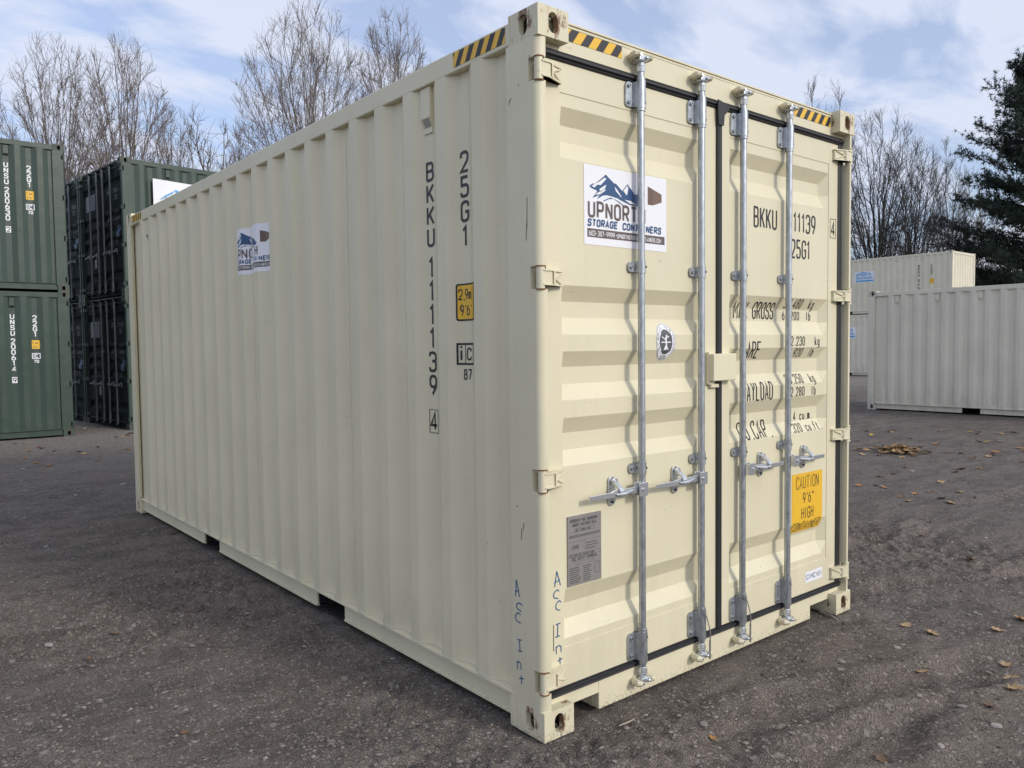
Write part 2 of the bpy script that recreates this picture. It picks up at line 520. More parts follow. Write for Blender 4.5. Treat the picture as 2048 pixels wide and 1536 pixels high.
# ---------------------------------------------------------------- container parts
W = 2.438
DOOR_REC = [(2.547, 2.483, 2.418, 2.342), (1.831, 1.767, 1.701, 1.630), (1.561, 1.497, 1.425, 1.360), (1.288, 1.222, 1.151, 1.088), (0.577, 0.505, 0.437, 0.371)]
DEPTH = 0.036
PITCH_C = 0.2725


def door_zs(zs):
    out = [(0.335, 0.0), (2.60, 0.0)]
    for a, b, c, d in DOOR_REC: out += [(a, 0.0), (b, DEPTH), (c, DEPTH), (d, 0.0)]
    return sorted((z * zs, q) for z, q in out)


def door_y(x, z, zs=1.0, y0=0.05):
    """outer surface of the doors"""
    for p0, p1 in ((0.158, 1.06), (1.30, 2.247)):
        if p0 <= x <= p1:
            kz, kd = zip(*door_zs(zs))
            if not kz[0] <= z <= kz[-1]: return y0
            rx = max(0.0, min(1.0, (x - p0) / .010, (p1 - x) / .05))
            return y0 + 0.003 + float(np.interp(z, kz, kd)) * rx
    return y0


STYLES = {'a': (.5385, .2725, .070), 'g': (.552, .336, .084)}     # first marked recess, pitch, flat width


def side_profile(L, st='a'):
    """(y, x) break points of the corrugated side sheet"""
    c, p, f = STYLES[st]
    sl = p / 2 - f
    pts = [(0.185, DEPTH)]
    c -= p
    while c + f * 1.5 + 2 * sl < L - .13:
        pts += [(c + f / 2, DEPTH), (c + f / 2 + sl, 0.0), (c + f * 1.5 + sl, 0.0), (c + f * 1.5 + 2 * sl, DEPTH)]
        c += p
    pts.append((L - .10, DEPTH))
    return pts


def casting_mesh(sx, sy, sz, mat):
    """ISO corner casting, hollow with oval apertures; outer corner at the (sx, sy, sz) side"""
    D = (0.162, 0.178, 0.118)
    mb = MB(); wall = 0.028
    def emit(axis, side, hole):
        a, b = [i for i in range(3) if i != axis]
        def P(u, v, d):
            p = [0, 0, 0]; p[a] = u; p[b] = v; p[axis] = d if side < 0 else D[axis] - d
            return tuple(p)
        ra, rb = D[a], D[b]
        if not hole:
            mb.add([P(0, 0, 0), P(ra, 0, 0), P(ra, rb, 0), P(0, rb, 0)], [(0, 1, 2, 3)])
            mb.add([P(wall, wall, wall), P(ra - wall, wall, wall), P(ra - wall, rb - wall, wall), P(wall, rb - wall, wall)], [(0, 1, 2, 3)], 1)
            return
        ha, hb = hole
        ca, cb = ra / 2, rb / 2
        ang = sorted([2 * math.pi * k / 28 for k in range(28)] + [math.atan2(y, x) % (2 * math.pi) for x in (-ca, ca) for y in (-cb, cb)])
        def stad(t):
            dx, dy = math.cos(t), math.sin(t)
            r = min(ha, hb); lo, hi = 0.0, .2
            for _ in range(30):
                m = (lo + hi) / 2
                x, y = abs(m * dx), abs(m * dy)
                dd = math.hypot(max(x - (ha - r), 0), max(y - (hb - r), 0)) - r
                lo, hi = (m, hi) if dd < 0 else (lo, m)
            return ca + lo * dx, cb + lo * dy
        def rect(t, ea, eb):
            dx, dy = math.cos(t), math.sin(t)
            k = min(ea / abs(dx) if abs(dx) > 1e-9 else 9, eb / abs(dy) if abs(dy) > 1e-9 else 9)
            return ca + dx * k, cb + dy * k
        n = len(ang)
        r0 = [P(*rect(t, ca, cb), 0) for t in ang]; s0 = [P(*stad(t), 0) for t in ang]
        s1 = [P(*stad(t), wall) for t in ang]; r1 = [P(*rect(t, ca - wall, cb - wall), wall) for t in ang]
        vs = r0 + s0 + s1 + r1
        fs = [(q * n + i, q * n + (i + 1) % n, (q + 1) * n + (i + 1) % n, (q + 1) * n + i) for q in range(3) for i in range(n)]
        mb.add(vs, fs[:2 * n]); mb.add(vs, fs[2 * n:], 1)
    for axis, s in ((0, sx), (1, sy), (2, sz)):
        hole = {0: (0.0255, 0.040), 1: (0.0255, 0.040), 2: (0.032, 0.062)}[axis]
        emit(axis, s, hole); emit(axis, -s, None)
    bm = bmesh.new()
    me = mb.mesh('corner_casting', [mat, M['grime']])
    bm.from_mesh(me)
    bmesh.ops.remove_doubles(bm, verts=bm.verts, dist=1e-5)
    bmesh.ops.recalc_face_normals(bm, faces=bm.faces)
    bm.to_mesh(me); bm.free()
    return me


def castings(root, L, H, pick, bevel=0.009, only=None):
    for sx in (-1, 1):
        for sy in (-1, 1):
            for sz in (-1, 1):
                if only and (sx, sy, sz) not in only: continue
                me = casting_mesh(sx, sy, sz, pick(sx, sy, sz))
                o = link('corner_casting', me, root, (0 if sx < 0 else W - .162, 0 if sy < 0 else L - .178, 0 if sz < 0 else H - .118))
                md = o.modifiers.new("bevel", 'BEVEL'); md.width = bevel; md.segments = 3; md.limit_method = 'ANGLE'; md.angle_limit = R(60)


def mirror_x(poly, side):
    return poly if side < 0 else [(W - x, y) for x, y in poly][::-1]


HINGE_Z = (2.655, 1.852, 1.050, 0.235)


def front_post(root, side, H, mat, zs=1.0):
    arc = [(0.034 - 0.034 * math.cos(R(a)), 0.034 - 0.030 * math.sin(R(a))) for a in range(0, 91, 15)]
    full = [(0.0, .195)] + arc + [(.042, .004), (.042, .044), (.078, .060), (.078, .13), (.06, .195)]
    cut = [(0.0, .195), (0.0, .058), (.040, .058), (.078, .062), (.078, .13), (.06, .195)]
    mb = MB(); z = .118
    for hz in sorted(HINGE_Z):
        a, b = hz * zs - .045, hz * zs + .045
        mb.prism(mirror_x(full, side), 'z', z, a); mb.prism(mirror_x(cut, side), 'z', a, b)
        z = b
    mb.prism(mirror_x(full, side), 'z', z, H - .118)
    o = mb.build('corner_post', mat, root)
    return o


def rear_post(root, side, L, H, mat):
    poly = [(0.0, L - .145), (0.004, L - .145), (.03, L - .13), (.03, L - .06), (.06, L - .02), (.14, L - .004), (.14, L), (0.004, L), (0.0, L - .004)]
    MB().prism(mirror_x(poly, side), 'z', .118, H - .118).build('corner_post', mat, root)


def side_panel(root, side, L, H, mat, st='a'):
    prof = side_profile(L, st)
    z0, z1 = .143, H - .108
    mb = MB(); n = len(prof)
    def X(x): return .005 + x if side < 0 else W - .005 - x
    vs = [(X(x), y, z) for z in (z0, z1) for y, x in prof] + [(X(x + .003), y, z) for z in (z0, z1) for y, x in prof]
    fs = [(i, i + 1, n + i + 1, n + i) for i in range(n - 1)] + [(2 * n + i, 2 * n + i + 1, 3 * n + i + 1, 3 * n + i) for i in range(n - 1)]
    mb.add(vs, fs)
    return mb.build('side_panel', mat, root)


def side_rails(root, side, L, H, mat, forks, mat_low=None):
    X = (lambda a, b: (a, b)) if side < 0 else (lambda a, b: (W - b, W - a))
    mb = MB().box(*X(.006, .066), .176, L - .176, H - .111, H - .020)
    o = mb.build('top_rail', mat, root, bevel=.006)
    cuts = [.176] + [c for f in forks for c in f] + [L - .176]
    mb = MB()
    for a, b in zip(cuts[::2], cuts[1::2]):
        mb.box(*X(.030, .040), a, b, .038, .136); mb.box(*X(.024, .095), a, b, .030, .038)
    mb.box(*X(-.001, .075), .186, L - .16, .136, .144)
    mb.build('bottom_rail', mat_low or mat, root)
    return o


def gasket_bar(mb, x0, x1, z0, z1, y):
    """ribbed rubber strip, long axis from the longer side"""
    if x1 - x0 > z1 - z0:
        h = z1 - z0
        prof = [(y + .03, z0), (y - .004, z0 + .004), (y - .010, z0 + h * .18), (y - .004, z0 + h * .36), (y - .013, z0 + h * .5), (y - .013, z0 + h * .72), (y - .004, z0 + h * .82), (y - .006, z1), (y + .03, z1)]
        mb.prism(prof, 'x', x0, x1)
    else:
        w = x1 - x0
        prof = [(x0, y + .03), (x0, y - .004), (x0 + w * .2, y - .010), (x0 + w * .4, y - .006), (x0 + w * .6, y - .006), (x0 + w * .8, y - .010), (x1, y - .004), (x1, y + .03)]
        mb.prism(prof, 'z', z0, z1)


def door(root, x0, x1, p0, p1, zs, mat):
    z0, z1 = .172 * zs, 2.718 * zs
    xs = [x0, p0 - .0005, p0, p0 + .010, p1 - .05, p1, p1 + .0005, x1]
    zz = sorted([z0, z1, .3345 * zs, 2.6005 * zs] + [z for z, _ in door_zs(zs)])
    def Y(x, z):
        if p0 <= x <= p1 and .3349 * zs <= z <= 2.6001 * zs: return door_y(min(max(x, p0 + 1e-6), p1 - 1e-6), z, zs)
        return .05
    mb = MB(); nx = len(xs)
    vs = [(x, Y(x, z), z) for z in zz for x in xs]
    fs = [(j * nx + i, j * nx + i + 1, (j + 1) * nx + i + 1, (j + 1) * nx + i) for j in range(len(zz) - 1) for i in range(nx - 1)]
    mb.add(vs, fs)
    mb.box(x0, x1, .0505, .095, z0 - .001, z0 + .06)     # frame thickness behind the skin
    mb.box(x0, x1, .0505, .095, z1 - .06, z1 + .001)
    mb.box(x0 - .001, x0 + .05, .0505, .095, z0, z1); mb.box(x1 - .05, x1 + .001, .0505, .095, z0, z1)
    return mb.build('door', mat, root)


def hinge(parent, side, z, mats):
    mb = MB()
    s = (lambda x: x) if side < 0 else (lambda x: W - x)
    X = (lambda a, b: (a, b)) if side < 0 else (lambda a, b: (W - b, W - a))
    mb.tube([(s(.020), .020, z - .043), (s(.020), .020, z + .043)], .0175, 14)
    poly = [(.020, .004), (.060, .004), (.150, .036), (.150, .0495), (.060, .0495), (.020, .038)]
    mb.prism(mirror_x(poly, side), 'z', z - .030, z + .030)
    for dz in (-.030, .026):
        mb.prism(mirror_x([(.02, -.0005), (.062, -.0005), (.153, .030), (.153, .049), (.02, .040)], side), 'z', z + dz, z + dz + .006)
    mb.prism(mirror_x([(.075, .002), (.083, .002), (.088, .012), (.080, .012)], side), 'z', z - .026, z + .026)
    for q in (-1, 1):   # pressed ribs of the blade
        mb.tube([(s(.085), .010, z), (s(.140), .030, z + q * .022)], .0045, 6)
    mb.tube([(s(.020), .020, z - .047), (s(.020), .020, z - .043)], .021, 14, 1)
    mb.tube([(s(.020), .020, z + .043), (s(.020), .020, z + .047)], .021, 14, 1)
    return mb.build('hinge', mats, parent, smooth=True)


BARY = 0.020


def guide(parent, x, z0, z1, mats, name='bar_guide'):
    mb = MB()
    h = z1 - z0; c = (z0 + z1) / 2
    mb.tube([(x, BARY, z0), (x, BARY, z1)], .0225 if h > .09 else .0200, 16)
    if h > .09:
        mb.tube([(x, BARY, z0 - .012), (x, BARY, z0)], .0205, 16); mb.tube([(x, BARY, z1), (x, BARY, z1 + .012)], .0205, 16)
    fl = .072 if h > .09 else .058
    r = min(.018, h * .3)
    poly = [(x - fl + p[0], p[1]) for p in rounded(0, fl, z0 + .006, z1 - .006, r)]
    mb.prism(poly, 'y', .040, .0495)
    mb.prism([(x - fl * .45, .0495), (x - fl * .45, .036), (x - .018, BARY - .010), (x, BARY - .010), (x, .0495)], 'z', z0 + .006, z1 - .006)
    for dz in ((-h * .3, h * .3) if h > .09 else (0,)):
        mb.tube([(x - fl * .74, .041, c + dz), (x - fl * .74, .031, c + dz)], .0085, 8)
        mb.tube([(x + .013, BARY - .0155, c + dz), (x + .0150, BARY - .0185, c + dz)], .0052, 8, 1)
        mb.tube([(x - fl * .74, .031, c + dz), (x - fl * .74, .0305, c + dz)], .004, 8, 1)
    return mb.build(name, mats, parent, smooth=True)


def cam_head(parent, x, z, up, mats):
    """forged cam at the end of a locking bar"""
    q = 1 if up else -1
    mb = MB()
    mb.tube([(x, BARY, z - q * .055), (x, BARY, z - q * .03)], [.0175, .0215], 14)
    mb.tube([(x, BARY, z - q * .03), (x, BARY, z - q * .006)], [.0215, .016], 14)
    mb.box(x - .030, x + .012, BARY - .024, BARY + .006, *sorted((z - q * .010, z + q * .014)))
    mb.prism([(x - .036, BARY + .020), (x - .030, BARY - .020), (x - .012, BARY - .026), (x - .006, BARY + .006), (x - .02, BARY + .026)], 'z', *sorted((z + q * .006, z + q * .024)))
    mb.box(x + .006, x + .034, BARY - .022, BARY + .004, *sorted((z - q * .002, z + q * .016)))
    mb.tube([(x + .01, BARY - .02, z + q * .004), (x + .01, BARY - .036, z + q * .004)], .008, 8)
    return mb.build('cam_head', mats, parent, bevel=.003)


def keeper(root, x, z, mat):
    """forged pocket the cam turns into: two curled lugs on a small pad"""
    mb = MB()
    mb.prism(rounded(x - .040, x + .040, z - .022, z + .022, .014, 4), 'y', .040, .0515)
    for q, w in ((-1, 1.0), (1, .85)):
        pts = [(x + q * .030, .046, z), (x + q * .044, .024, z + .002), (x + q * .046, .002, z + .002), (x + q * .034, -.012 * w, z)]
        mb.tube(pts, [.016, .017 * w, .015 * w, .010 * w], 8)
    return mb.build('cam_keeper', mat, root, smooth=True)


def handle(parent, x, z, d, mats):
    """lever pinned to the bar; d = -1 points left, +1 right"""
    mb = MB()
    B = lambda a, b, *r: mb.box(*sorted((x + d * a, x + d * b)), *r)
    B(.004, .056, -.018, -.011, z - .030, z + .030)               # clevis plates and bridge
    B(.004, .056, .014, .020, z - .030, z + .030)
    B(.000, .014, -.017, .020, z - .027, z + .027)
    mb.tube([(x + d * .036, -.023, z), (x + d * .036, .022, z)], .008, 10)
    prof = [(.030, .015), (.150, .012), (.190, .018), (.225, .012), (.345, .010)]
    path = [(.030, .002), (.110, .002), (.180, -.002), (.235, .000), (.345, .004)]
    vs = []; k = len(prof)
    for (u, hh), (_, y) in zip(prof, path):
        for yy, zz in ((y - .005, z - hh), (y + .005, z - hh), (y + .005, z + hh), (y - .005, z + hh)):
            vs.append((x + d * u, yy, zz - .004 * (u > .2)))
    fs = [(i * 4 + j, i * 4 + (j + 1) % 4, i * 4 + 4 + (j + 1) % 4, i * 4 + 4 + j) for i in range(k - 1) for j in range(4)]
    fs += [(0, 1, 2, 3), tuple((k - 1) * 4 + j for j in (3, 2, 1, 0))]
    mb.add(vs, fs)
    mb.tube([(x + d * .085, -.006, z + .004), (x + d * .15, -.013, z - .006), (x + d * .2, -.014, z - .002)], [.004, .010, .005], 8)
    return mb.build('handle', mats, parent, bevel=.003)


def catch(root, x, z, mats):
    """oval base plate with the hasp that holds a handle"""
    mb = MB()
    mb.prism(rounded(x - .021, x + .021, z - .064, z + .064, .0205, 6), 'y', .0425, .0498)
    mb.prism(rounded(x - .014, x + .018, z + .018, z + .058, .0155, 6), 'y', .024, .031)
    mb.tube([(x, .043, z + .042), (x, .018, z + .042)], .008, 10)
    mb.prism([(.042, z - .010), (.022, z - .018), (-.012, z - .022), (-.020, z - .014), (-.020, z - .004), (-.014, z - .010), (.016, z - .008), (.03, z + .002)], 'x', x - .013, x + .013)
    mb.prism([(.030, z + .046), (.018, z + .042), (-.010, z + .020), (-.020, z + .006), (-.016, z + .001), (-.004, z + .012), (.028, z + .030)], 'x', x - .012, x + .012)
    mb.tube([(x, .042, z - .048), (x, .036, z - .048)], .006, 8, 1)
    return mb.build('handle_catch', mats, root, bevel=.0015)


BARS = (0.610, 1.036, 1.372, 1.787)


def lock_gear(root, zs, H, keep_mat, which=(0, 1, 2, 3), fine=True, gm='galv', zm='zinc'):
    for i in which:
        x = BARS[i]
        mb = MB().tube([(x, BARY, .10 * zs), (x, BARY, 2.80 * zs)], .0160, 18)
        bar = mb.build('locking_bar', M[gm], root, smooth=True)
        guide(bar, x, 2.608 * zs, 2.725 * zs, [M[gm], M['hole']]); guide(bar, x, .172 * zs, .305 * zs, [M[gm], M['hole']])
        if fine:
            for zc_ in (1.925, 1.040):
                guide(bar, x, zc_ * zs - .028, zc_ * zs + .028, [M[gm], M['hole']], 'bar_clip')
        cam_head(bar, x, 2.815 * zs, True, M[zm]); cam_head(bar, x, .090 * zs, False, M[zm])
        handle(bar, x, .952 * zs, -1 if i < 2 else 1, M[zm])
        keeper(root, x, 2.826 * zs, keep_mat); keeper(root, x, .080 * zs, keep_mat)
        catch(root, x + (-.168 if i < 2 else .195), .955 * zs, [M[zm], M['hole']])


def shell(root, L, H, mat, mat_low, header_mat, sill_mat, forks, roof_mat=None, beams=False):
    zs = H / 2.896
    # header, sill, roof, floor, blind end
    mb = MB().box(.06, W - .06, .052, .16, 2.742 * zs, H - .020)
    mb.box(.16, W - .16, .046, .20, H - .0195, H - .012)
    mb.build('door_header', header_mat, root)
    mb = MB()
    mb.box(.36, W - .36, .050, .085, .012, .150 * zs)
    mb.box(.158, .3601, .0505, .085, .085, .150 * zs); mb.box(W - .3601, W - .158, .0505, .085, .085, .150 * zs)
    mb.box(.36, .366, .085, .17, .012, .09); mb.box(W - .366, W - .36, .085, .17, .012, .09)
    mb.box(.042, .160, .0495, .10, .112, .150 * zs); mb.box(W - .160, W - .042, .0495, .10, .112, .150 * zs)
    mb.build('door_sill', sill_mat, root, bevel=.004)
    mb = MB()
    n = int((L - .5) / .21); prof = [(.2, 0)]
    for k in range(n):
        y = .25 + k * .21
        prof += [(y, 0), (y + .03, .016), (y + .12, .016), (y + .15, 0)]
    prof.append((L - .2, 0))
    m_ = len(prof)
    vs = [(x, y, H - .030 + z) for x in (.05, W - .05) for y, z in prof]
    mb.add(vs, [(i, i + 1, m_ + i + 1, m_ + i) for i in range(m_ - 1)])
    mb.box(.05, W - .05, .05, .202, H - .032, H - .024); mb.box(.05, W - .05, L - .202, L - .03, H - .032, H - .024)
    mb.build('roof_panel', roof_mat or mat, root)
    MB().box(.08, W - .08, .10, L - .08, .146, .162).build('floor', M['wood'], root)
    if beams:
        bm_ = MB().box(.10, W - .10, 0, .045, .045, .1455).mesh('cross_member', M['under'])
        for k in range(int(L / .46)):
            link('cross_member', bm_, root, (0, .35 + k * .46, 0))
    for a, b in forks:
        mb = MB()
        mb.box(.046, W - .046, a - .006, a, .014, .134); mb.box(.046, W - .046, b, b + .006, .014, .134); mb.box(.046, W - .046, a - .006, b + .006, .128, .1345)
        mb.box(.055, W - .055, a, b, .004, .012)
        mb.build('fork_pocket', M['under'], root)
    mb = MB()
    px = [(.13, 0)]
    for k in range(8):
        x = .17 + k * .27
        px += [(x, 0), (x + .05, .04), (x + .135, .04), (x + .185, 0)]
    px.append((W - .13, 0))
    m_ = len(px)
    vs = [(x, L - .012 - d, z) for z in (.13, H - .10) for x, d in px]
    mb.add(vs, [(i, i + 1, m_ + i + 1, m_ + i) for i in range(m_ - 1)])
    mb.build('end_panel', mat, root)
    MB().box(.15, W - .15, L - .07, L - .004, H - .11, H - .018).build('end_rail', mat, root)
    MB().box(.15, W - .15, L - .07, L - .004, .02, .14).build('end_rail', mat, root)


def vent(root, side, y, z, mat, mats_lou):
    """ventilator hood on the side sheet"""
    s = (lambda x: x) if side < 0 else (lambda x: W - x)
    xw = .005 + DEPTH
    mb = MB()
    mb.prism([(s(xw), z + .10), (s(xw - .022), z + .092), (s(xw - .022), z - .045), (s(xw - .003), z - .085), (s(xw), z - .09)], 'y', y - .038, y + .038)
    mb.box(*sorted((s(xw), s(xw - .007))), y - .034, y + .034, z - .112, z - .088)
    mb.add([(s(xw - .0225), y - .024, z - .047), (s(xw - .0225), y + .024, z - .047), (s(xw - .0055), y + .024, z - .082), (s(xw - .0055), y - .024, z - .082)], [(0, 1, 2, 3)], 1)
    return mb.build('vent', [mat, mats_lou], root, bevel=0.0)


FORKS = ((1.74, 2.09), (3.78, 4.12))
# ---------------------------------------------------------------- the cream container
def surf_door(zs=1.0):
    return lambda u, v, w: (u, door_y(u, v, zs) - w, v)


def surf_side(L, left=True, st='a'):
    ys, xs = zip(*side_profile(L, st))
    if left:   # u runs towards the doors (-y)
        return lambda u, v, w: (.005 + float(np.interp(-u, ys, xs)) - w, -u, v)
    return lambda u, v, w: (W - .005 - float(np.interp(u, ys, xs)) + w, u, v)


KU_SIDE = [-y for y, _ in side_profile(6.058)]
KU_GREEN = [-y for y, _ in side_profile(6.058, 'g')]
KV_DOOR = [z for z, _ in door_zs(1.0)]
KU_DOOR = [.158, .168, 1.01, 1.06, 1.30, 1.31, 2.197, 2.247]
INK = [M['ink']]


def hazard(parent, u0, u1, v0, v1, n, surf, lean=-.8):
    d = Decal().rect(u0, u1, v0, v1, 0)
    h = v1 - v0; p = (u1 - u0) / n
    for k in range(-1, n + 1):
        a = u0 + k * p + .2 * p
        q = [(a, v0), (a + p * .5, v0), (a + p * .5 + h * -lean, v1), (a + h * -lean, v1)]
        # clip to the tape
        bm_pts = []
        for i in range(4):
            bm_pts.append(q[i])
        def clip(pts, x, keep_less):
            out = []
            for i in range(len(pts)):
                A, B = pts[i], pts[(i + 1) % len(pts)]
                ia, ib = (A[0] <= x) == keep_less or A[0] == x, (B[0] <= x) == keep_less or B[0] == x
                if ia: out.append(A)
                if ia != ib:
                    t = (x - A[0]) / (B[0] - A[0])
                    out.append((x, A[1] + t * (B[1] - A[1])))
            return out
        bm_pts = clip(clip(bm_pts, u1, True), u0, False)
        if len(bm_pts) >= 3: d.poly(bm_pts, 1, 1)
    return d.build('hazard_tape', [M['yel'], M['ink']], parent, surf)


def logo_sticker(parent, u0, v0, w, h, surf, ku, kv):
    d = Decal().rect(u0, u0 + w, v0, v0 + h, 0)
    def S(px, py):
        u = (px - 370) / 1270; yt = 95 + 205 * u; yb = 1300 + 115 * u
        return (u0 + u * w, v0 + (1 - (py - yt) / (yb - yt)) * h)
    mount = [(445, 425), (500, 385), (520, 398), (600, 330), (685, 248), (722, 290), (815, 385), (832, 378), (930, 490), (1010, 385), (1130, 548), (1145, 522), (1195, 600),
             (1270, 690), (1240, 725), (1165, 722), (1050, 702), (930, 645), (800, 585), (700, 560), (640, 568), (555, 622), (590, 560), (490, 606), (560, 500), (465, 452)]
    d.poly([S(*p) for p in mount], 1, 1)
    for sl in ([(475, 425), (600, 352), (672, 292), (690, 318), (610, 410), (560, 405), (520, 450)], [(590, 470), (690, 400), (672, 460), (600, 520)], [(815, 425), (850, 470), (925, 590), (900, 575), (830, 490)],
               [(1005, 410), (945, 488), (1000, 560), (1015, 500), (1022, 440)], [(700, 575), (860, 605), (960, 690), (930, 680), (820, 620)], [(960, 620), (1060, 640), (1150, 700), (1050, 680)], [(520, 555), (640, 480), (690, 480), (600, 550)]):
        d.poly([S(*p) for p in sl], 0, 2)
    d.ribbon([Vector(S(*p)) for p in ((650, 650), (720, 612), (800, 605), (930, 700))], h * .014, 1, 1)
    box = [(1330, 410), (1560, 535), (1560, 655), (1420, 700), (1330, 690)]
    d.poly([S(*p) for p in box], 3, 1)
    for k in range(5):
        x = 1345 + k * 16
        d.poly([S(x, 422 + k * 8), S(x + 5, 424 + k * 8), S(x + 5, 690), S(x, 690)], 2, 2)
    d.text("UPNORTH", u0 + w * .052, v0 + h * .356, h * .185, w * .062, w * .038, h * .036, 2, 2)
    d.text("STORAGE CONTAINERS", u0 + w * .042, v0 + h * .240, h * .078, w * .031, w * .0195, h * .023, 1, 2, slant=.12)
    d.rect(u0 + w * .035, u0 + w * .975, v0 + h * .095, v0 + h * .205, 2, 1)
    x = d.text("603-307-9999", u0 + w * .055, v0 + h * .118, h * .058, w * .0165, w * .0085, h * .0085, 0, 2)
    x = d.text("*", x + w * .004, v0 + h * .118, h * .064, w * .012, w * .008, h * .014, 0, 2)
    d.text("UPNORTHSTORAGECONTAINERS.COM", x, v0 + h * .118, h * .052, w * .0125, w * .0076, h * .0072, 0, 2)
    return d.build('logo_sticker', [M['wht'], M['blue'], M['umb'], M['brn']], parent, surf, ku, kv)


def build_main():
    L, H = 6.058, 2.896
    root = empty('shipping_container', (0, 0, 0))
    tag(root, "large cream high-cube shipping container with closed double doors, filling the foreground", "shipping container")
    c = M['cream']
    front_post(root, -1, H, c); front_post(root, 1, H, c)
    rear_post(root, -1, L, H, c); rear_post(root, 1, L, H, c)
    castings(root, L, H, lambda sx, sy, sz: M['cream_cast'] if (sy < 0 and sz > 0) else M['cream_cast_clean'])
    sp = side_panel(root, -1, L, H, c); side_panel(root, 1, L, H, c)
    tr = side_rails(root, -1, L, H, c, FORKS, M['cream_sill']); side_rails(root, 1, L, H, c, FORKS, M['cream_sill'])
    shell(root, L, H, c, c, c, M['cream_sill'], FORKS, beams=True)
    for y in (1.630, 2.992, 4.355):
        MB().tube([(.005 + DEPTH, y, .146), (.005 + DEPTH, y + .002, 1.4), (.005 + DEPTH, y, H - .11)], .0035, 6).build('weld_seam', c, root, smooth=True)
    pr = [(.003 + x - .002 * math.sin(y * 31), y, .1455 + .002 * math.sin(y * 17)) for y, x in side_profile(L)]
    MB().tube(pr, .0045, 6).build('sealant_bead', M['sealant'], root, smooth=True)
    # reinforcing plate beside the lower casting
    MB().box(.002, .010, .178, .215, .0, .138).build('gusset_plate', M['cream_sill'], root)
    dl = door(root, .072, 1.188, .158, 1.06, 1.0, c)
    dr = door(root, 1.226, 2.345, 1.30, 2.247, 1.0, c)
    for z in HINGE_Z:
        hinge(dl, -1, z, [c, M['rust']]); hinge(dr, 1, z, [c, c])
    for a, b in ((2.716, 2.758), (.136, .174)):
        g = MB(); gasket_bar(g, .044, 2.394, a, b, .050); g.build('door_gasket', M['rubber'], root)
    g = MB(); gasket_bar(g, 1.1885, 1.2255, .172, 2.72, .045)
    g.prism([(1.180, 2.730), (1.183, 2.68), (1.188, 2.64), (1.226, 2.64), (1.232, 2.69), (1.268, 2.722), (1.268, 2.744), (1.182, 2.758)], 'y', .030, .036)
    g.build('door_gasket', M['rubber'], root)
    for a, b in ((.0435, .0715), (2.3455, 2.3945)):
        g = MB(); gasket_bar(g, a, b, .172, 2.72, .050); g.build('door_gasket', M['rubber'], root)
    lock_gear(root, 1.0, H, c)
    # padlock cover over the middle seam
    mb = MB().box(1.112, 1.296, .004, .050, 1.406, 1.537)
    mb.box(1.108, 1.150, .030, .0495, 1.388, 1.546)
    mb.box(1.296, 1.306, .020, .030, 1.475, 1.490); mb.box(1.128, 1.19, .030, .049, 1.372, 1.390)
    mb.build('lock_box', c, root, bevel=.004)
    # wire seals on the two middle bars
    for x, s in ((BARS[1], 1), (BARS[2], 1)):
        pts = []
        for k in range(19):
            t = k / 18
            pts.append((x - .024 + .052 * min(1, t * 1.5), BARY - .028 - .004 * math.sin(t * 3.1), .320 - .215 * t ** 1.35))
        mb = MB().tube(pts, .0030, 6)
        mb.tube([(x + .027, BARY - .03, .16), (x + .029, BARY - .028, .065)], .005, 6)
        mb.build('wire_seal', M['rope'], root, smooth=True)
    # ventilators
    for y in (.812, 5.5):
        vent(root, -1, y if y < 1 else .812 + PITCH_C * 17, 2.690, c, M['louvre'])
    # writing on the side sheet
    sf = surf_side(L)
    y0 = .540
    def word(parent, surf, ku, kv, *args, **kw):
        d = Decal(); d.text(*args, **kw); return d.build('lettering', INK, parent, surf, ku, kv)
    word(sp, sf, KU_SIDE, (), "25G1", -y0 - .026, 2.358, .083, .050, 0, .0135, 0, 1, vertical=True, pitch=.1085)
    word(sp, sf, KU_SIDE, (), "BKKU", -.812 - .026, 2.364, .078, .050, 0, .0135, 0, 1, vertical=True, pitch=.1015)
    word(sp, sf, KU_SIDE, (), "111139", -.812 - .026, 1.915, .086, .050, 0, .0135, 0, 1, vertical=True, pitch=.1105)
    word(sp, sf, KU_SIDE, (), "87", -y0 - .022, 1.440, .043, .020, .012, .007, 0, 1)
    d = Decal()
    d.text("4", -.812 - .024, 1.196, .078, .046, 0, .012, 0, 1)
    d.frame(-.812 - .036, -.812 + .036, 1.178, 1.290, .003, 0, 1)
    d.build('lettering', INK, sp, sf, KU_SIDE)
    d = Decal()
    d.poly(rounded(-.600, -.440, 1.700, 1.866, .012), 1, 0); d.poly(rounded(-.592, -.448, 1.708, 1.858, .008), 0, 1)
    d.text("2,9m", -.586, 1.796, .044, .0165, .0085, .0062, 1, 2); d.text("9'6\"", -.578, 1.726, .044, .0175, .0095, .0062, 1, 2)
    d.build('height_label', [M['yel'], M['ink']], sp, sf, KU_SIDE)
    d = Decal()
    d.frame(-.600, -.468, 1.504, 1.602, .009, 0, 1); d.rect(-.553, -.549, 1.513, 1.593, 0, 1)
    d.text("i", -.588, 1.526, .066, .030, .01, .008, 0, 1); d.text("c", -.541, 1.528, .076, .034, .01, .008, 0, 1)
    d.build('owner_mark', INK, sp, sf, KU_SIDE)
    logo_sticker(sp, -3.236, 2.098, .582, .315, sf, KU_SIDE, ())
    hazard(tr, -.565, -.205, 2.803, 2.866, 5, lambda u, v, w: (.006 - w, -u, v), -.55)
    hazard(tr, -5.87, -5.56, 2.803, 2.866, 5, lambda u, v, w: (.006 - w, -u, v), -.55)
    hdr = [o for o in root.children if o.name.startswith('door_header')][0]
    fh = lambda u, v, w: (u, .052 - w, v)
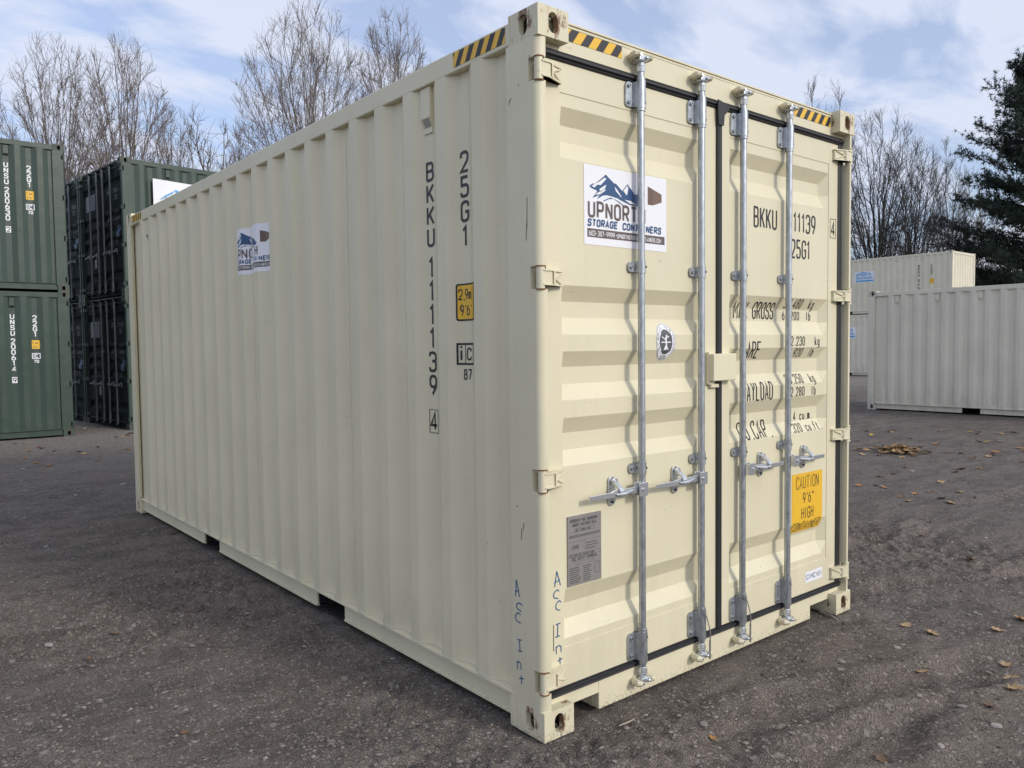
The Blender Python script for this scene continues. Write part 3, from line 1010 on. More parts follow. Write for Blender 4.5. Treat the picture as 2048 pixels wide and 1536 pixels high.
    hazard(hdr, .172, .525, 2.812, 2.862, 4, fh, -.75); hazard(hdr, 1.885, 2.262, 2.808, 2.862, 5, fh, -.75)
    # door writing
    sd = surf_door()
    logo_sticker(dl, .292, 2.006, .527, .330, sd, (), ())
    for args in (
        ("BKKU", 1.516, 2.186, .098, .035, .021, .0105, 0),
        ("111139", 1.846, 2.192, .096, .035, .0205, .0105, 0),
        ("25G1", 1.866, 2.050, .094, .034, .020, .0105, 0),
        ("MAX GROSS", 1.388, 1.716, .082, .025, .0155, .0080, 0),
        ("30.480  kg", 1.838, 1.777, .047, .018, .0135, .0052, 0),
        ("67.200  lb", 1.838, 1.713, .044, .018, .0135, .0052, 0),
        ("TARE", 1.418, 1.510, .082, .027, .0175, .0080, 0),
        (" 2.230   kg", 1.838, 1.572, .047, .018, .0135, .0052, 0),
        (" 4.920  lb", 1.838, 1.510, .044, .018, .0135, .0052, 0),
        ("PAYLOAD", 1.418, 1.290, .090, .025, .0160, .0080, 0),
        ("28.250  kg", 1.838, 1.364, .047, .018, .0135, .0052, 0),
        ("62.280  lb", 1.838, 1.294, .047, .018, .0135, .0052, 0),
        ("CU.CAP.", 1.418, 1.090, .086, .028, .0185, .0080, 0),
        (" 37.4 cu.m.", 1.838, 1.154, .047, .018, .0135, .0052, 0),
        (" 1.320 cu.ft.", 1.838, 1.092, .044, .018, .0135, .0052, 0),
    ):
        word(dr, sd, KU_DOOR, KV_DOOR, *args)
    d = Decal()
    d.text("4", 2.279, 2.202, .074, .032, .01, .0085, 0); d.frame(2.264, 2.328, 2.184, 2.294, .003, 0)
    d.build('lettering', INK, dr, sd, KU_DOOR, KV_DOOR)
    d = Decal().rect(1.884, 2.202, .522, .858, 0)
    d.text("CAUTION", 1.928, .772, .066, .0245, .0115, .0050, 1); d.text("9'6\"", 1.998, .688, .056, .0225, .0125, .0062, 1)
    d.text("HIGH", 1.984, .600, .060, .0225, .0130, .0062, 1); d.text("CONTAINER", 1.896, .531, .052, .0235, .0108, .0046, 1)
    d.build('caution_label', [M['yel'], M['ink']], dr, sd, KU_DOOR, KV_DOOR)
    d = Decal().rect(2.022, 2.205, .228, .290, 0)
    d.text("CIMC", 2.036, .246, .026, .0165, .0085, .0042, 1)
    for k in range(3): d.text("HE"[k % 2] if k < 2 else "H", 2.142 + k * .019, .246, .026, .013, .004, .0028, 2)
    d.build('maker_label', [M['wht'], M['blue'], M['gry']], dr, sd)
    # oval inspection emblem
    d = Decal()
    cx, cz, ra, rb = .815, 1.597, .068, .087
    def oval(k, n=28): return [(cx + ra * k * math.cos(2 * math.pi * i / n), cz + rb * k * math.sin(2 * math.pi * i / n)) for i in range(n)]
    d.poly(oval(1.0), 0, 0)
    d.ribbon([Vector(p) for p in oval(.955)], .0022, 1, 1, True); d.poly(oval(.66), 1, 1)
    word = "BUREAU VERITAS"
    for i, ch in enumerate(word):
        a = R(205 - i * 230 / (len(word) - 1))
        d.text(ch, cx + ra * .80 * math.cos(a) - .004, cz + rb * .80 * math.sin(a) - .007, .014, .008, 0, .0022, 1, 1)
    d.text("1828", cx - .024, cz - rb * .89, .014, .008, .0035, .0024, 1, 1)
    d.ribbon([Vector(p) for p in ((cx - .004, cz - .038), (cx + .002, cz - .012), (cx - .002, cz + .014), (cx + .004, cz + .032))], .010, 0, 2)
    d.ribbon([Vector(p) for p in ((cx - .030, cz + .024), (cx - .008, cz + .012), (cx + .02, cz + .026))], .005, 0, 2.2)
    d.ribbon([Vector(p) for p in ((cx - .016, cz - .040), (cx, cz - .014), (cx + .014, cz - .038))], .006, 0, 2.4)
    d.rect(cx - .034, cx + .034, cz - .004, cz + .001, 0, 2.6)
    d.build('inspection_emblem', [M['wht'], M['gry']], dl, sd, KU_DOOR, KV_DOOR)
    # riveted approval plate
    pl = MB().box(.180, .377, .0470, .0529, .584, .877).build('data_plate', M['plate'], dl)
    d = Decal()
    def line(s, u, v, h, cw=None): d.text(s, u, v, h, cw or h * .42, h * .22, h * .15, 0)
    line("APPROVED FOR TRANSPORT", .192, .850, .0125, .0048); line("UNDER CUSTOMS SEAL", .207, .832, .0125, .0052)
    d.frame(.218, .338, .808, .824, .0012, 0); line("GB C BKKU 2025", .226, .811, .009, .0045)
    for v in (.792, .786): d.rect(.187, .370, v, v + .0035, 0)
    d.rect(.184, .373, .768, .7692, 0); d.rect(.278, .279, .722, .768, 0)
    line("CIMC", .205, .738, .015, .007); line("CSC SAFETY APPROVAL", .203, .688, .0125, .0052)
    d.frame(.184, .373, .702, .718, .0012, 0); line("THIS CONTAINER TREATED TIMBER", .190, .706, .008, .0034)
    d.frame(.222, .330, .670, .683, .001, 0)
    rnd = random.Random(3)
    for k in range(8):
        z = .656 - k * .0088
        d.rect(.188, .188 + .05 + .016 * rnd.random(), z, z + .004, 0); d.rect(.268, .268 + .035 + .02 * rnd.random(), z, z + .004, 0)
    d.frame(.336, .368, .616, .664, .002, 0)
    for k in range(3): d.rect(.285, .33 + .03 * rnd.random(), .752 - k * .012, .756 - k * .012, 0)
    d.build('lettering', [M['gry']], pl, lambda u, v, w: (u, .0470 - w + .0008, v))
    # marker scrawl, side of the post and hinge strip
    A = [[(.1, 0), (.35, 1.2), (.5, 2, .2), (.75, 1.0), (1, 0)], [(.05, .55), (.95, .75)]]
    C_ = [[(.95, 1.55), (.6, 2, .3), (0, 1.3, .4), (.1, .3, .4), (.9, .1)]]
    I_ = [[(.55, 0), (.45, 2)], [(.05, 1.9), (.95, 2.05)], [(.1, 0), (1, .15)]]
    n_ = [[(.1, 0), (.1, 1.7)], [(.1, 1.3), (.5, 1.8, .25), (.85, 1.3), (.85, .1)]]
    t_ = [[(.5, 0), (.5, 1.8)], [(.1, 1.0), (.95, 1.3)]]
    def scrawl(parent, u, v, surf, sc):
        d = Decal()
        rr = random.Random(int(u * 1000) + 5)
        for k, (gl, dv) in enumerate(((A, 0), (C_, .055), (C_, .108), (I_, .226), (n_, .304), (t_, .359))):
            h = (.068, .036, .040, .054, .038, .036)[k]
            du, dz, an, sx_, h = rr.uniform(-.005, .005), rr.uniform(-.002, .002), rr.uniform(-.12, .10), rr.uniform(.8, 1.15), h * rr.uniform(.88, 1.15)
            for j, st in enumerate(gl):
                pts = [Vector((p.x * .034 * sx_, p.y / 2 * h)) for p in fillet(st, False)]
                pts = [Vector((u + du + k * .0035 + q.x * math.cos(an) - q.y * math.sin(an), v + dz - dv * sc + q.x * math.sin(an) + q.y * math.cos(an))) for q in pts]
                d.ribbon(pts, .0046, 0, j * .3)
        return d.build('lettering', [M['pen']], parent, surf)
    post = [o for o in root.children if o.name.startswith('corner_post')][0]
    scrawl(post, -.176, .556, lambda u, v, w: (-w, -u, v), 1.0)
    scrawl(dl, .098, .600, lambda u, v, w: (u, .05 - w, v), .92)
    d = Decal(); d.ribbon([Vector((.098, .445)), Vector((.0975, .335))], .0035, 0)
    d.build('scratch', [M['gry']], dl, lambda u, v, w: (u, .05 - w, v))
    # scuffs on the post
    d = Decal()
    for u, v, a, l in ((-.178, 2.55, 1.2, .02), (-.172, 2.565, .6, .012), (-.120, 2.61, .8, .008), (-.075, 2.05, 1.55, .12), (-.081, 2.00, 1.5, .07), (-.16, .93, .3, .012), (-.13, .80, 1.5, .045), (-.118, .84, 1.4, .03), (-.05, 2.68, 1.5, .03)):
        d.ribbon([Vector((u, v)), Vector((u + math.cos(a) * l * .5, v + math.sin(a) * l * .5 + .002)), Vector((u + math.cos(a) * l, v + math.sin(a) * l))], .003, 0)
    d.build('scratch', [M['gry']], post, lambda u, v, w: (-w, -u, v))
    return root


MAIN = build_main()

# ---------------------------------------------------------------- green containers
def build_green():
    L, H = 6.058, 2.591
    zs = H / 2.896
    root = empty('shipping_container', (0, 0, 0))
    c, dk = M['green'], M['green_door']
    for s in (-1, 1):
        front_post(root, s, H, c, zs); rear_post(root, s, L, H, c)
        side_panel(root, s, L, H, c, 'g'); side_rails(root, s, L, H, c, FORKS)
        vent(root, s, .888, 2.37, c, M['hole'])
    castings(root, L, H, lambda *a: M['green_cast'])
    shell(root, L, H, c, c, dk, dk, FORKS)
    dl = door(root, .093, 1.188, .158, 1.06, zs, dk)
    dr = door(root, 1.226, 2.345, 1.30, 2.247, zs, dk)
    for z in HINGE_Z:
        hinge(dl, -1, z * zs, [c, M['hole']]); hinge(dr, 1, z * zs, [c, M['hole']])
    for a, b in ((2.716, 2.758), (.136, .174)):
        g = MB(); gasket_bar(g, .044, 2.394, a * zs, b * zs, .050); g.build('door_gasket', M['rubber'], root)
    for a, b in ((1.1885, 1.2255), (.0435, .0925), (2.3455, 2.3945)):
        g = MB(); gasket_bar(g, a, b, .172 * zs, 2.72 * zs, .050); g.build('door_gasket', M['rubber'], root)
    lock_gear(root, zs, H, dk, fine=False, gm='galv_shaded', zm='galv_shaded')
    kv = [z for z, _ in door_zs(zs)]
    sd = surf_door(zs)
    d = Decal()
    d.text("22G1", 1.90, 1.86, .085, .034, .019, .012, 0)
    for k, (a, b) in enumerate((("MAX GR.", "30.480"), ("TARE", "2.200"), ("PAYLOAD", "28.280"))):
        d.text(a, 1.415, 1.60 - k * .13, .075, .024, .013, .009, 0); d.text(b + " KG", 1.84, 1.60 - k * .13, .06, .02, .012, .008, 0)
    d.text("CU.CAP. 1170", 1.45, 1.02, .075, .028, .016, .009, 0)
    d.build('lettering', [M['wht_dim']], dr, sd, KU_DOOR, kv)
    Decal().rect(1.93, 2.10, 1.13, 1.37, 1, 0).rect(1.945, 2.085, 1.145, 1.355, 0, 1).build('door_label', [M['blue'], M['wht_dim']], dr, sd, KU_DOOR, kv)
    d = Decal().rect(.30, .83, 1.80, 2.12, 0)
    d.poly([(.36, 1.98), (.45, 2.08), (.55, 2.00), (.60, 2.04), (.70, 1.95)], 1, 1)
    d.text("UPNORTH", .33, 1.885, .05, .034, .018, .012, 2); d.rect(.32, .81, 1.825, 1.86, 1, 1)
    d.build('logo_sticker', [M['wht_dim'], M['blue'], M['umb']], dl, sd, KU_DOOR, kv)
    Decal().rect(.70, .80, .62, .80, 0).build('data_plate', [M['plate']], dl, sd)
    Decal().rect(.88, .94, 1.42, 1.52, 0).build('door_label', [M['yel']], dl, sd, KU_DOOR, kv)
    return root, sd, kv


GR, SD_G, KV_G = build_green()


def part(root, name, k=0):
    return [o for o in root.children if o.name.split('.')[0] == name][k]


def green_side_marks(root, number, check):
    """white numbers on the left side sheet of a stacked container"""
    sp = part(root, 'side_panel')
    sf = surf_side(6.058, True, 'g')
    d = Decal()
    d.text("UNSU", -.888 - .027, 2.10, .074, .050, 0, .016, 0, vertical=True, pitch=.096)
    d.text(number, -.888 - .027, 1.675, .074, .050, 0, .016, 0, vertical=True, pitch=.096)
    d.rect(-.926, -.850, .985, 1.090, 0, 0); d.text(check, -.910, 1.002, .070, .044, 0, .014, 1)
    d.text("22G1", -.552 - .027, 2.08, .074, .050, 0, .016, 0, vertical=True, pitch=.096)
    d.frame(-.617, -.487, 1.40, 1.50, .012, 0); d.text("IC", -.592, 1.420, .060, .026, .016, .012, 0); d.rect(-.559, -.554, 1.41, 1.49, 0)
    d.text("70", -.584, 1.332, .045, .026, .016, .011, 0)
    d.build('lettering', [M['wht'], M['ink']], sp, sf, KU_GREEN)
    d = Decal().rect(-.612, -.492, 1.575, 1.725, 0)
    d.text("2.6m", -.602, 1.660, .040, .018, .007, .006, 1); d.text("8'6\"", -.592, 1.592, .040, .018, .008, .006, 1)
    d.build('height_label', [M['yel'], M['umb']], sp, sf, KU_GREEN)


def door_number(root, txt):
    d = Decal(); d.text("UNSU", 1.512, 1.99, .085, .034, .019, .012, 0); d.text(txt, 1.845, 1.99, .085, .034, .019, .012, 0)
    d.build('lettering', [M['wht_dim']], part(root, 'door', 1), SD_G, KU_DOOR, KV_G)


GG = "green containers stacked two high behind the cream one"
GREENS = []
spots = [
 ((.88, 13.68, .06), R(90), "green container numbered 200614, bottom of the stack cut off by the photo's edge"),
 ((.88, 13.68, 2.651), R(90), "green container numbered 200630, top of the stack cut off by the photo's edge"),
 ((1.605, 16.375, .06), R(-84), "lower green container in the bannered stack, dark doors facing the narrow alley"),
 ((1.605, 16.375, 2.651), R(-84), "upper green container with white mountain banner hung on its long side"),
 ((1.344, 18.859, .06), R(-84), "lower dark-door container, farther along the alley behind the bannered stack"),
 ((1.344, 18.859, 2.651), R(-84), "upper dark-door container, farther along the alley behind the bannered stack"),
]
for i, (loc, rz, lab) in enumerate(spots):
    o = GR if i == 0 else copy_tree(GR)
    o.location = loc; o.rotation_euler = (0, 0, rz)
    tag(o, lab, "shipping container", GG)
    GREENS.append(o)
green_side_marks(GREENS[0], "200614", "9"); green_side_marks(GREENS[1], "200630", "2")
for o, t in zip(GREENS[2:], ("200638", "200641", "200612", "200636")): door_number(o, t)

# white banner tied to the upper bannered container: a thing of its own, hanging off the side sheet
ban = empty('banner', (2.43, 13.978, 4.02), R(6))
tag(ban, "white banner with a blue mountain mark on the green container's side", "banner")
mb = MB(); nx, nz, bw, bh = 26, 10, 2.3, .88
vs = [(i / nx * bw, -.010 - .010 * math.sin(i * .9) * math.cos(j * .5), j / nz * bh - .06 * i / nx) for j in range(nz + 1) for i in range(nx + 1)]
mb.add(vs, [(j * (nx + 1) + i, j * (nx + 1) + i + 1, (j + 1) * (nx + 1) + i + 1, (j + 1) * (nx + 1) + i) for j in range(nz) for i in range(nx)])
mb.build('cloth', M['wht'], ban, smooth=True)
d = Decal()
d.poly([(.24, .58), (.36, .68), (.42, .72), (.42, .48), (.30, .47)], 2, 0)
d.poly([(.42, .72), (.60, .66), (.60, .48), (.42, .48)], 0, .5)
for k in range(5): d.ribbon([Vector((.13 + k * .05, .50 + .025 * k)), Vector((.26 + k * .04, .60 + .025 * k))], .014, 0, 1)
for k in range(3): d.ribbon([Vector((.60, .63 - k * .05)), Vector((.83, .48 - k * .02))], .014, 0, 1)
d.text("UPNORTH", .12, .16, .22, .15, .09, .055, 1, 1)
d.build('lettering', [M['sky'], M['umb'], M['wht']], ban, lambda u, v, w: (u, -.024 - w, v))

# ---------------------------------------------------------------- pale containers at the right
def build_pale(name, L, H, c, cast, loc, rz, label, vents, numbered):
    root = empty(name, loc, rz)
    tag(root, label, "shipping container", "pale containers across the yard")
    zs = H / 2.896
    for s in (-1, 1):
        front_post(root, s, H, c, zs); rear_post(root, s, L, H, c)
        side_panel(root, s, L, H, c)
        side_rails(root, s, L, H, c, FORKS if L < 7 else ((4.4, 4.75), (7.4, 7.75)))
    castings(root, L, H, lambda *a: cast)
    shell(root, L, H, c, c, c, c, FORKS if L < 7 else ((4.4, 4.75), (7.4, 7.75)))
    dl = door(root, .093, 1.188, .158, 1.06, zs, c); dr = door(root, 1.226, 2.345, 1.30, 2.247, zs, c)
    for x in BARS: MB().tube([(x, BARY, .10 * zs), (x, BARY, 2.80 * zs)], .0172, 10).build('locking_bar', M['galv'], root, smooth=True)
    for side, k in vents:
        vent(root, side, .540 + PITCH_C * k, H - .21, c, c)
    return root


right = build_pale('shipping_container', 6.058, 2.591, M['white'], M['white_cast'], (15.12, .10, .10), 0,
                   "pale grey container standing on the yard by the scattered leaves, seen side-on", [(-1, 18), (-1, 15), (-1, 12), (-1, 8)], False)
far_lo = build_pale('shipping_container', 12.192, 2.896, M['white'], M['white_cast'], (34.3 + W, 11.95 + 12.192, 0.0), R(180),
                    "lower white container of the far stack, mostly hidden behind nearer ones", [(1, 38), (1, 34), (1, 30)], True)
far_up = build_pale('shipping_container', 12.192, 2.591, M['ivory'], M['ivory'], (34.3 + W, 11.95 + 12.192, 2.896), R(180),
                    "long ivory container on top of the far stack, its ribbed end sunlit", [(1, 38), (1, 34), (1, 30), (1, 26)], True)
KU_L = [y for y, _ in side_profile(12.192)]
for root, H, num in ((far_up, 2.591, True), (far_lo, 2.896, False)):
    sf = surf_side(12.192, False)
    sp = part(root, 'side_panel', 1)
    u0 = 7.85 if num else 7.0
    d = Decal().rect(u0, u0 + .95, H - 1.12, H - .60, 0)
    d.text("UPNORTH", u0 + .08, H - .82, .14, .065, .04, .03, 1); d.text("STORAGE CONTAINERS", u0 + .07, H - .95, .085, .028, .016, .02, 1)
    d.rect(u0 + .06, u0 + .89, H - 1.08, H - 1.0, 1, 1); d.poly([(u0 + .2, H - .66), (u0 + .35, H - .61), (u0 + .6, H - .66)], 1, 1)
    d.build('logo_sticker', [M['wht'], M['sky']], sp, sf, KU_L)
    if num:
        d = Decal()
        d.text("BKKU", 10.76, H - .62, .10, .06, 0, .02, 0, vertical=True, pitch=.13); d.text("045100", 10.76, H - 1.25, .10, .06, 0, .02, 0, vertical=True, pitch=.17)
        d.text("45G1", 11.30, H - .62, .10, .06, 0, .02, 0, vertical=True, pitch=.13)
        d.build('lettering', INK, sp, sf, KU_L)
        Decal().rect(11.24, 11.42, H - 1.36, H - 1.14, 0).build('height_label', [M['yel']], sp, sf, KU_L)
# ---------------------------------------------------------------- the yard
rng = np.random.default_rng(11)
LAT = rng.random((256, 256))


def vnoise(x, y, wl, ox=0.0):
    u, v = x / wl + ox, y / wl + ox * 1.7
    i, j = np.floor(u).astype(int), np.floor(v).astype(int)
    fu, fv = u - i, v - j
    fu, fv = fu * fu * (3 - 2 * fu), fv * fv * (3 - 2 * fv)
    g = lambda a, b: LAT[a % 256, b % 256]
    return (g(i, j) * (1 - fu) + g(i + 1, j) * fu) * (1 - fv) + (g(i, j + 1) * (1 - fu) + g(i + 1, j + 1) * fu) * fv - .5


def sstep(a, b, t):
    t = np.clip((t - a) / (b - a), 0, 1)
    return t * t * (3 - 2 * t)


RUTS = [[(-.6, -1.0), (.6, -.75), (1.9, -.9), (3.6, -1.4)], [(.3, -.35), (1.3, -.55), (2.4, -.95), (4.0, -1.6)], [(2.9, .15), (3.6, -.25), (4.6, -.6), (6.5, -1.0)],
        [(2.9, .9), (4.2, .7), (6.0, .75), (8.5, .4)], [(-.4, 5.6), (-1.2, 6.4), (-2.6, 6.8)], [(-.2, 7.4), (-1.0, 7.9), (-2.4, 8.0)], [(-.5, 2.2), (-.9, 2.6), (-1.6, 2.9), (-2.5, 3.0)]]


def ground_h(x, y):
    x = np.asarray(x, float); y = np.asarray(y, float)
    d = np.hypot(x - CAM.x, y - CAM.y)
    h = .014 * vnoise(x, y, 1.3) + .010 * vnoise(x, y, .43, 3.1)
    near = 1 - sstep(6, 11, d)
    h = h + near * (.012 * vnoise(x, y, .19, 7.7) + (.018 * vnoise(x, y, .085, 1.3) + .026 * vnoise(x, y, .034, 4.4)) * (.3 + 1.3 * sstep(-.25, .3, vnoise(x, y, 1.1, 9.1))))
    for k, rt in enumerate(RUTS):
        dist = np.full(x.shape, 9.0)
        for (ax, ay), (bx, by) in zip(rt[:-1], rt[1:]):
            t = np.clip(((x - ax) * (bx - ax) + (y - ay) * (by - ay)) / ((bx - ax) ** 2 + (by - ay) ** 2), 0, 1)
            dist = np.minimum(dist, np.hypot(x - ax - t * (bx - ax), y - ay - t * (by - ay)))
        dist = dist + .22 * vnoise(x, y, .5, k * 2.2) + .06 * vnoise(x, y, .12, k)
        amp = .048 * np.clip(.4 + 1.6 * (vnoise(x, y, .6, k + 5) + .3), 0, 1)
        h = h - amp * np.exp(-(dist / .075) ** 2) + amp * .6 * np.exp(-((dist - .15) / .06) ** 2)
    h = h + .06 * sstep(8.5, 12, y) * (1 - sstep(7, 12, x)) + .10 * sstep(9, 13.5, x) * (1 - sstep(20, 29, x))
    # hold the ground just below the container footprint, with a small skirt of pushed gravel
    inside = sstep(-.10, .02, x) * (1 - sstep(2.42, 2.54, x)) * sstep(-.10, .02, y) * (1 - sstep(6.04, 6.16, y))
    h = h * (1 - inside) + inside * (-.006 + .012 * vnoise(x, y, .1, 2.0))
    return h - .004


def axis(dense0, dense1, step, far):
    a = list(np.arange(dense0, dense1 + 1e-6, step))
    s, p = step, a[-1]
    while p < far:
        s *= 1.09; p += s; a.append(p)
    s, p = step, a[0]; lo = []
    while p > -far:
        s *= 1.09; p -= s; lo.append(p)
    return np.array(lo[::-1] + a)


gx, gy = axis(-2.3, 4.3, .016, 320.0), axis(-1.9, 3.6, .016, 320.0)
X, Y = np.meshgrid(gx, gy)
Z = ground_h(X, Y)
nx, ny = len(gx), len(gy)
me = bpy.data.meshes.new('ground')
me.vertices.add(nx * ny)
me.vertices.foreach_set("co", np.stack([X, Y, Z], -1).ravel())
idx = np.arange(nx * ny).reshape(ny, nx)
quads = np.stack([idx[:-1, :-1], idx[:-1, 1:], idx[1:, 1:], idx[1:, :-1]], -1).reshape(-1, 4)
me.loops.add(quads.size); me.polygons.add(len(quads))
me.loops.foreach_set("vertex_index", quads.ravel())
me.polygons.foreach_set("loop_start", np.arange(len(quads)) * 4)
me.polygons.foreach_set("use_smooth", np.ones(len(quads), bool))
me.update()

m, nt, b = new_mat('compacted_gravel')
base = mix(nt, ramp(nt, noise(nt, .35, 5, .6), .38, 0.0, .64, 1.0), (.162, .140, .124), (.236, .192, .156))
base = mix(nt, ramp(nt, noise(nt, 1.9, 6, .7, (1, 2.2, 1)), .44, 0.0, .57, .90), base, (.074, .059, .051))
base = mix(nt, ramp(nt, noise(nt, 7, 5, .7), .52, 0.0, .66, .45), base, (.20, .155, .125))
base = mix(nt, ramp(nt, noise(nt, 9, 6, .75), .58, 0.0, .70, .5), base, (.34, .32, .30))
def stones(scale, dark, lite, edge, cover):
    """cells as separate stones bedded in darker fines; returns colour mask pieces"""
    v1 = N(nt, "ShaderNodeTexVoronoi"); v1.inputs["Scale"].default_value = scale; v1.voronoi_dimensions = '2D'
    v1.distance = 'MINKOWSKI'; v1.inputs["Exponent"].default_value = 1.6
    nt.links.new(coords(nt), v1.inputs["Vector"])
    sp3 = N(nt, "ShaderNodeSeparateColor"); nt.links.new(v1.outputs["Color"], sp3.inputs[0])
    col = ramp(nt, sp3.outputs[0], .05, dark, .95, lite)
    body = ramp(nt, v1.outputs["Distance"], edge, 1.0, edge + .22, 0.0)
    pick = ramp(nt, sp3.outputs[1], cover, 0.0, cover + .03, 1.0)
    return col, body, pick


c1, b1, k1 = stones(150, (.070, .061, .056), (.290, .256, .228), .40, .05)
c2, b2, k2_ = stones(52, (.090, .077, .070), (.360, .320, .285), .38, .66)
c3, b3, k3_ = stones(24, (.110, .096, .088), (.330, .300, .270), .26, .94)
fines = mix(nt, .55, base, (.062, .052, .047))
base = mix(nt, b1, fines, mix(nt, .50, base, c1))
m2 = mix(nt, 1.0, b2, k2_, 'MULTIPLY')
base = mix(nt, mix(nt, 1.0, m2, .75, 'MULTIPLY'), base, mix(nt, .62, base, c2))
m3 = mix(nt, 1.0, b3, k3_, 'MULTIPLY')
base = mix(nt, mix(nt, 1.0, m3, .8, 'MULTIPLY'), base, c3)
hgt = mix(nt, m2, mix(nt, 1.0, b1, .35, 'MULTIPLY'), b2)
# ground colour made paler before the green stacks to paint in the sunlight there
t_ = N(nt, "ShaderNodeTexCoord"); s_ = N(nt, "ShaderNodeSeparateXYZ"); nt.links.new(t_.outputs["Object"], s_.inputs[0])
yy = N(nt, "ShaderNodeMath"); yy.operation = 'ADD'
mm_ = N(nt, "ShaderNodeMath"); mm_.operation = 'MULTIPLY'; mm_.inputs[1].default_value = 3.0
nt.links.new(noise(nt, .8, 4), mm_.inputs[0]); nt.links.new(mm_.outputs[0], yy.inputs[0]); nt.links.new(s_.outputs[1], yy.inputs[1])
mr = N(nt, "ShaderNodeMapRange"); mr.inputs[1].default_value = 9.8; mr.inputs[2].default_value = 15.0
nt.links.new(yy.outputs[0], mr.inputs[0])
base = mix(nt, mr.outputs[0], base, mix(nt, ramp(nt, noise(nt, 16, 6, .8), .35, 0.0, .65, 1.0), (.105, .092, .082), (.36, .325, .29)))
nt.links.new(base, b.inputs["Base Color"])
b.inputs["Roughness"].default_value = .92
b.inputs["Specular IOR Level"].default_value = .25
bump(nt, b, mix(nt, .35, hgt, noise(nt, 70, 5, .75)), 1.0, .014)
M['gravel'] = m
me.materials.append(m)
ground = link('ground', me)
tag(ground, kind='structure')


def pix(u, v, z=0.0):
    """point on the level z seen at photograph pixel (u, v); used to survey where things lie"""
    d = _f + _r * ((u - 1024) / 1577.5) + _u * ((768 - v) / 1577.5)
    return CAM + d * ((z - CAM.z) / d.z)


def at(u, depth):
    d = _f + _r * ((u - 1024) / 1577.5) + _u * ((768 - 692) / 1577.5)
    p = CAM + d * depth
    return p.x, p.y


# loose gravel lying on the surface: uncountable
def gravel_mesh(n, seed):
    r = np.random.default_rng(seed)
    octv = np.array([(1, 0, 0), (-1, 0, 0), (0, 1, 0), (0, -1, 0), (0, 0, .75), (0, 0, -.75)], float)
    octf = np.array([(0, 2, 4), (2, 1, 4), (1, 3, 4), (3, 0, 4), (2, 0, 5), (1, 2, 5), (3, 1, 5), (0, 3, 5)])
    t = r.random(n) ** 1.9
    dist = 1.6 + 11.0 * t
    ang = YAW + R(38) * (r.random(n) * 2 - 1)
    x = CAM.x + dist * np.cos(ang); y = CAM.y + dist * np.sin(ang)
    ok = ~((x > -.03) & (x < 2.46) & (y > -.03) & (y < 6.1))
    x, y = x[ok], y[ok]; n = len(x)
    s = .0030 + .0090 * r.random(n) ** 4 + .001 * t[ok]
    big = r.random(n) < .02
    s[big] *= 1.5
    sc = np.stack([s * (.7 + .8 * r.random(n)), s * (.7 + .8 * r.random(n)), s * (.5 + .5 * r.random(n))], -1)
    v = octv[None] * sc[:, None] * (1 + .5 * (r.random((n, 6, 1)) - .5))
    a = r.random(n) * 6.28
    ca, sa = np.cos(a)[:, None], np.sin(a)[:, None]
    vx = v[..., 0] * ca - v[..., 1] * sa; vy = v[..., 0] * sa + v[..., 1] * ca
    z = ground_h(x, y)
    v = np.stack([vx + x[:, None], vy + y[:, None], v[..., 2] + (z + s * .15)[:, None]], -1)
    f = (octf[None] + (np.arange(n) * 6)[:, None, None]).reshape(-1, 3)
    me = bpy.data.meshes.new('gravel')
    me.from_pydata(v.reshape(-1, 3).tolist(), [], f.tolist())
    return me


gm = gravel_mesh(40000, 5)
m, nt, b = new_mat('gravel_chips')
geo = N(nt, "ShaderNodeNewGeometry")
c = ramp(nt, geo.outputs["Random Per Island"], 0.0, (.055, .046, .041), 1.0, (.27, .24, .21))
nt.links.new(c, b.inputs["Base Color"]); b.inputs["Roughness"].default_value = .9
gm.materials.append(m)
tag(link('gravel', gm), "loose fine grey gravel scattered over the yard", "gravel", kind='stuff')

# stones one can pick out
def place_of(u, v):
    if u < 300 and v < 930: return "in front of the green stacks"
    if u < 640: return "beside the container's shaded long side"
    if v > 1420: return "near the photo's bottom edge"
    if v > 1200: return "on open gravel past the doors"
    if v > 930: return "midway across to the pale container"
    return "around the leaf heap" if u < 1900 else "before the pale container"


ORD = [w + "nearest" for w in ("", "second ", "third ", "fourth ", "fifth ", "sixth ", "seventh ", "eighth ", "ninth ", "tenth ", "eleventh ", "twelfth ", "thirteenth ", "fourteenth ", "fifteenth ")]


def name_apart(items):
    """items: (object, phrase, pixel row); where a phrase repeats, add the order of distance from the camera"""
    by = {}
    for o, ph, v in items: by.setdefault(ph, []).append((v, o))
    for ph, lst in by.items():
        lst.sort(key=lambda t: -t[0])
        for k, (_, o) in enumerate(lst):
            o["label"] = ph if len(lst) == 1 else ph + ", " + (("farthest" if k == len(lst) - 1 and k > 1 else ORD[k])) + " of " + str(len(lst))


named = []


def stone_mesh(seed):
    r = random.Random(seed); bm = bmesh.new()
    bmesh.ops.create_icosphere(bm, subdivisions=2, radius=1)
    o = [r.random() * 9 for _ in range(3)]
    for v in bm.verts:
        k = 1 + .22 * math.sin(v.co.x * 2.3 + o[0]) + .18 * math.sin(v.co.y * 3.1 + o[1]) + .10 * math.sin(v.co.z * 4 + o[2])
        v.co = v.co * k * (1 + .16 * (r.random() - .5)); v.co.z = max(-.3, min(.32, v.co.z * .42))
    me = bpy.data.meshes.new('stone'); bm.to_mesh(me); bm.free()
    return me


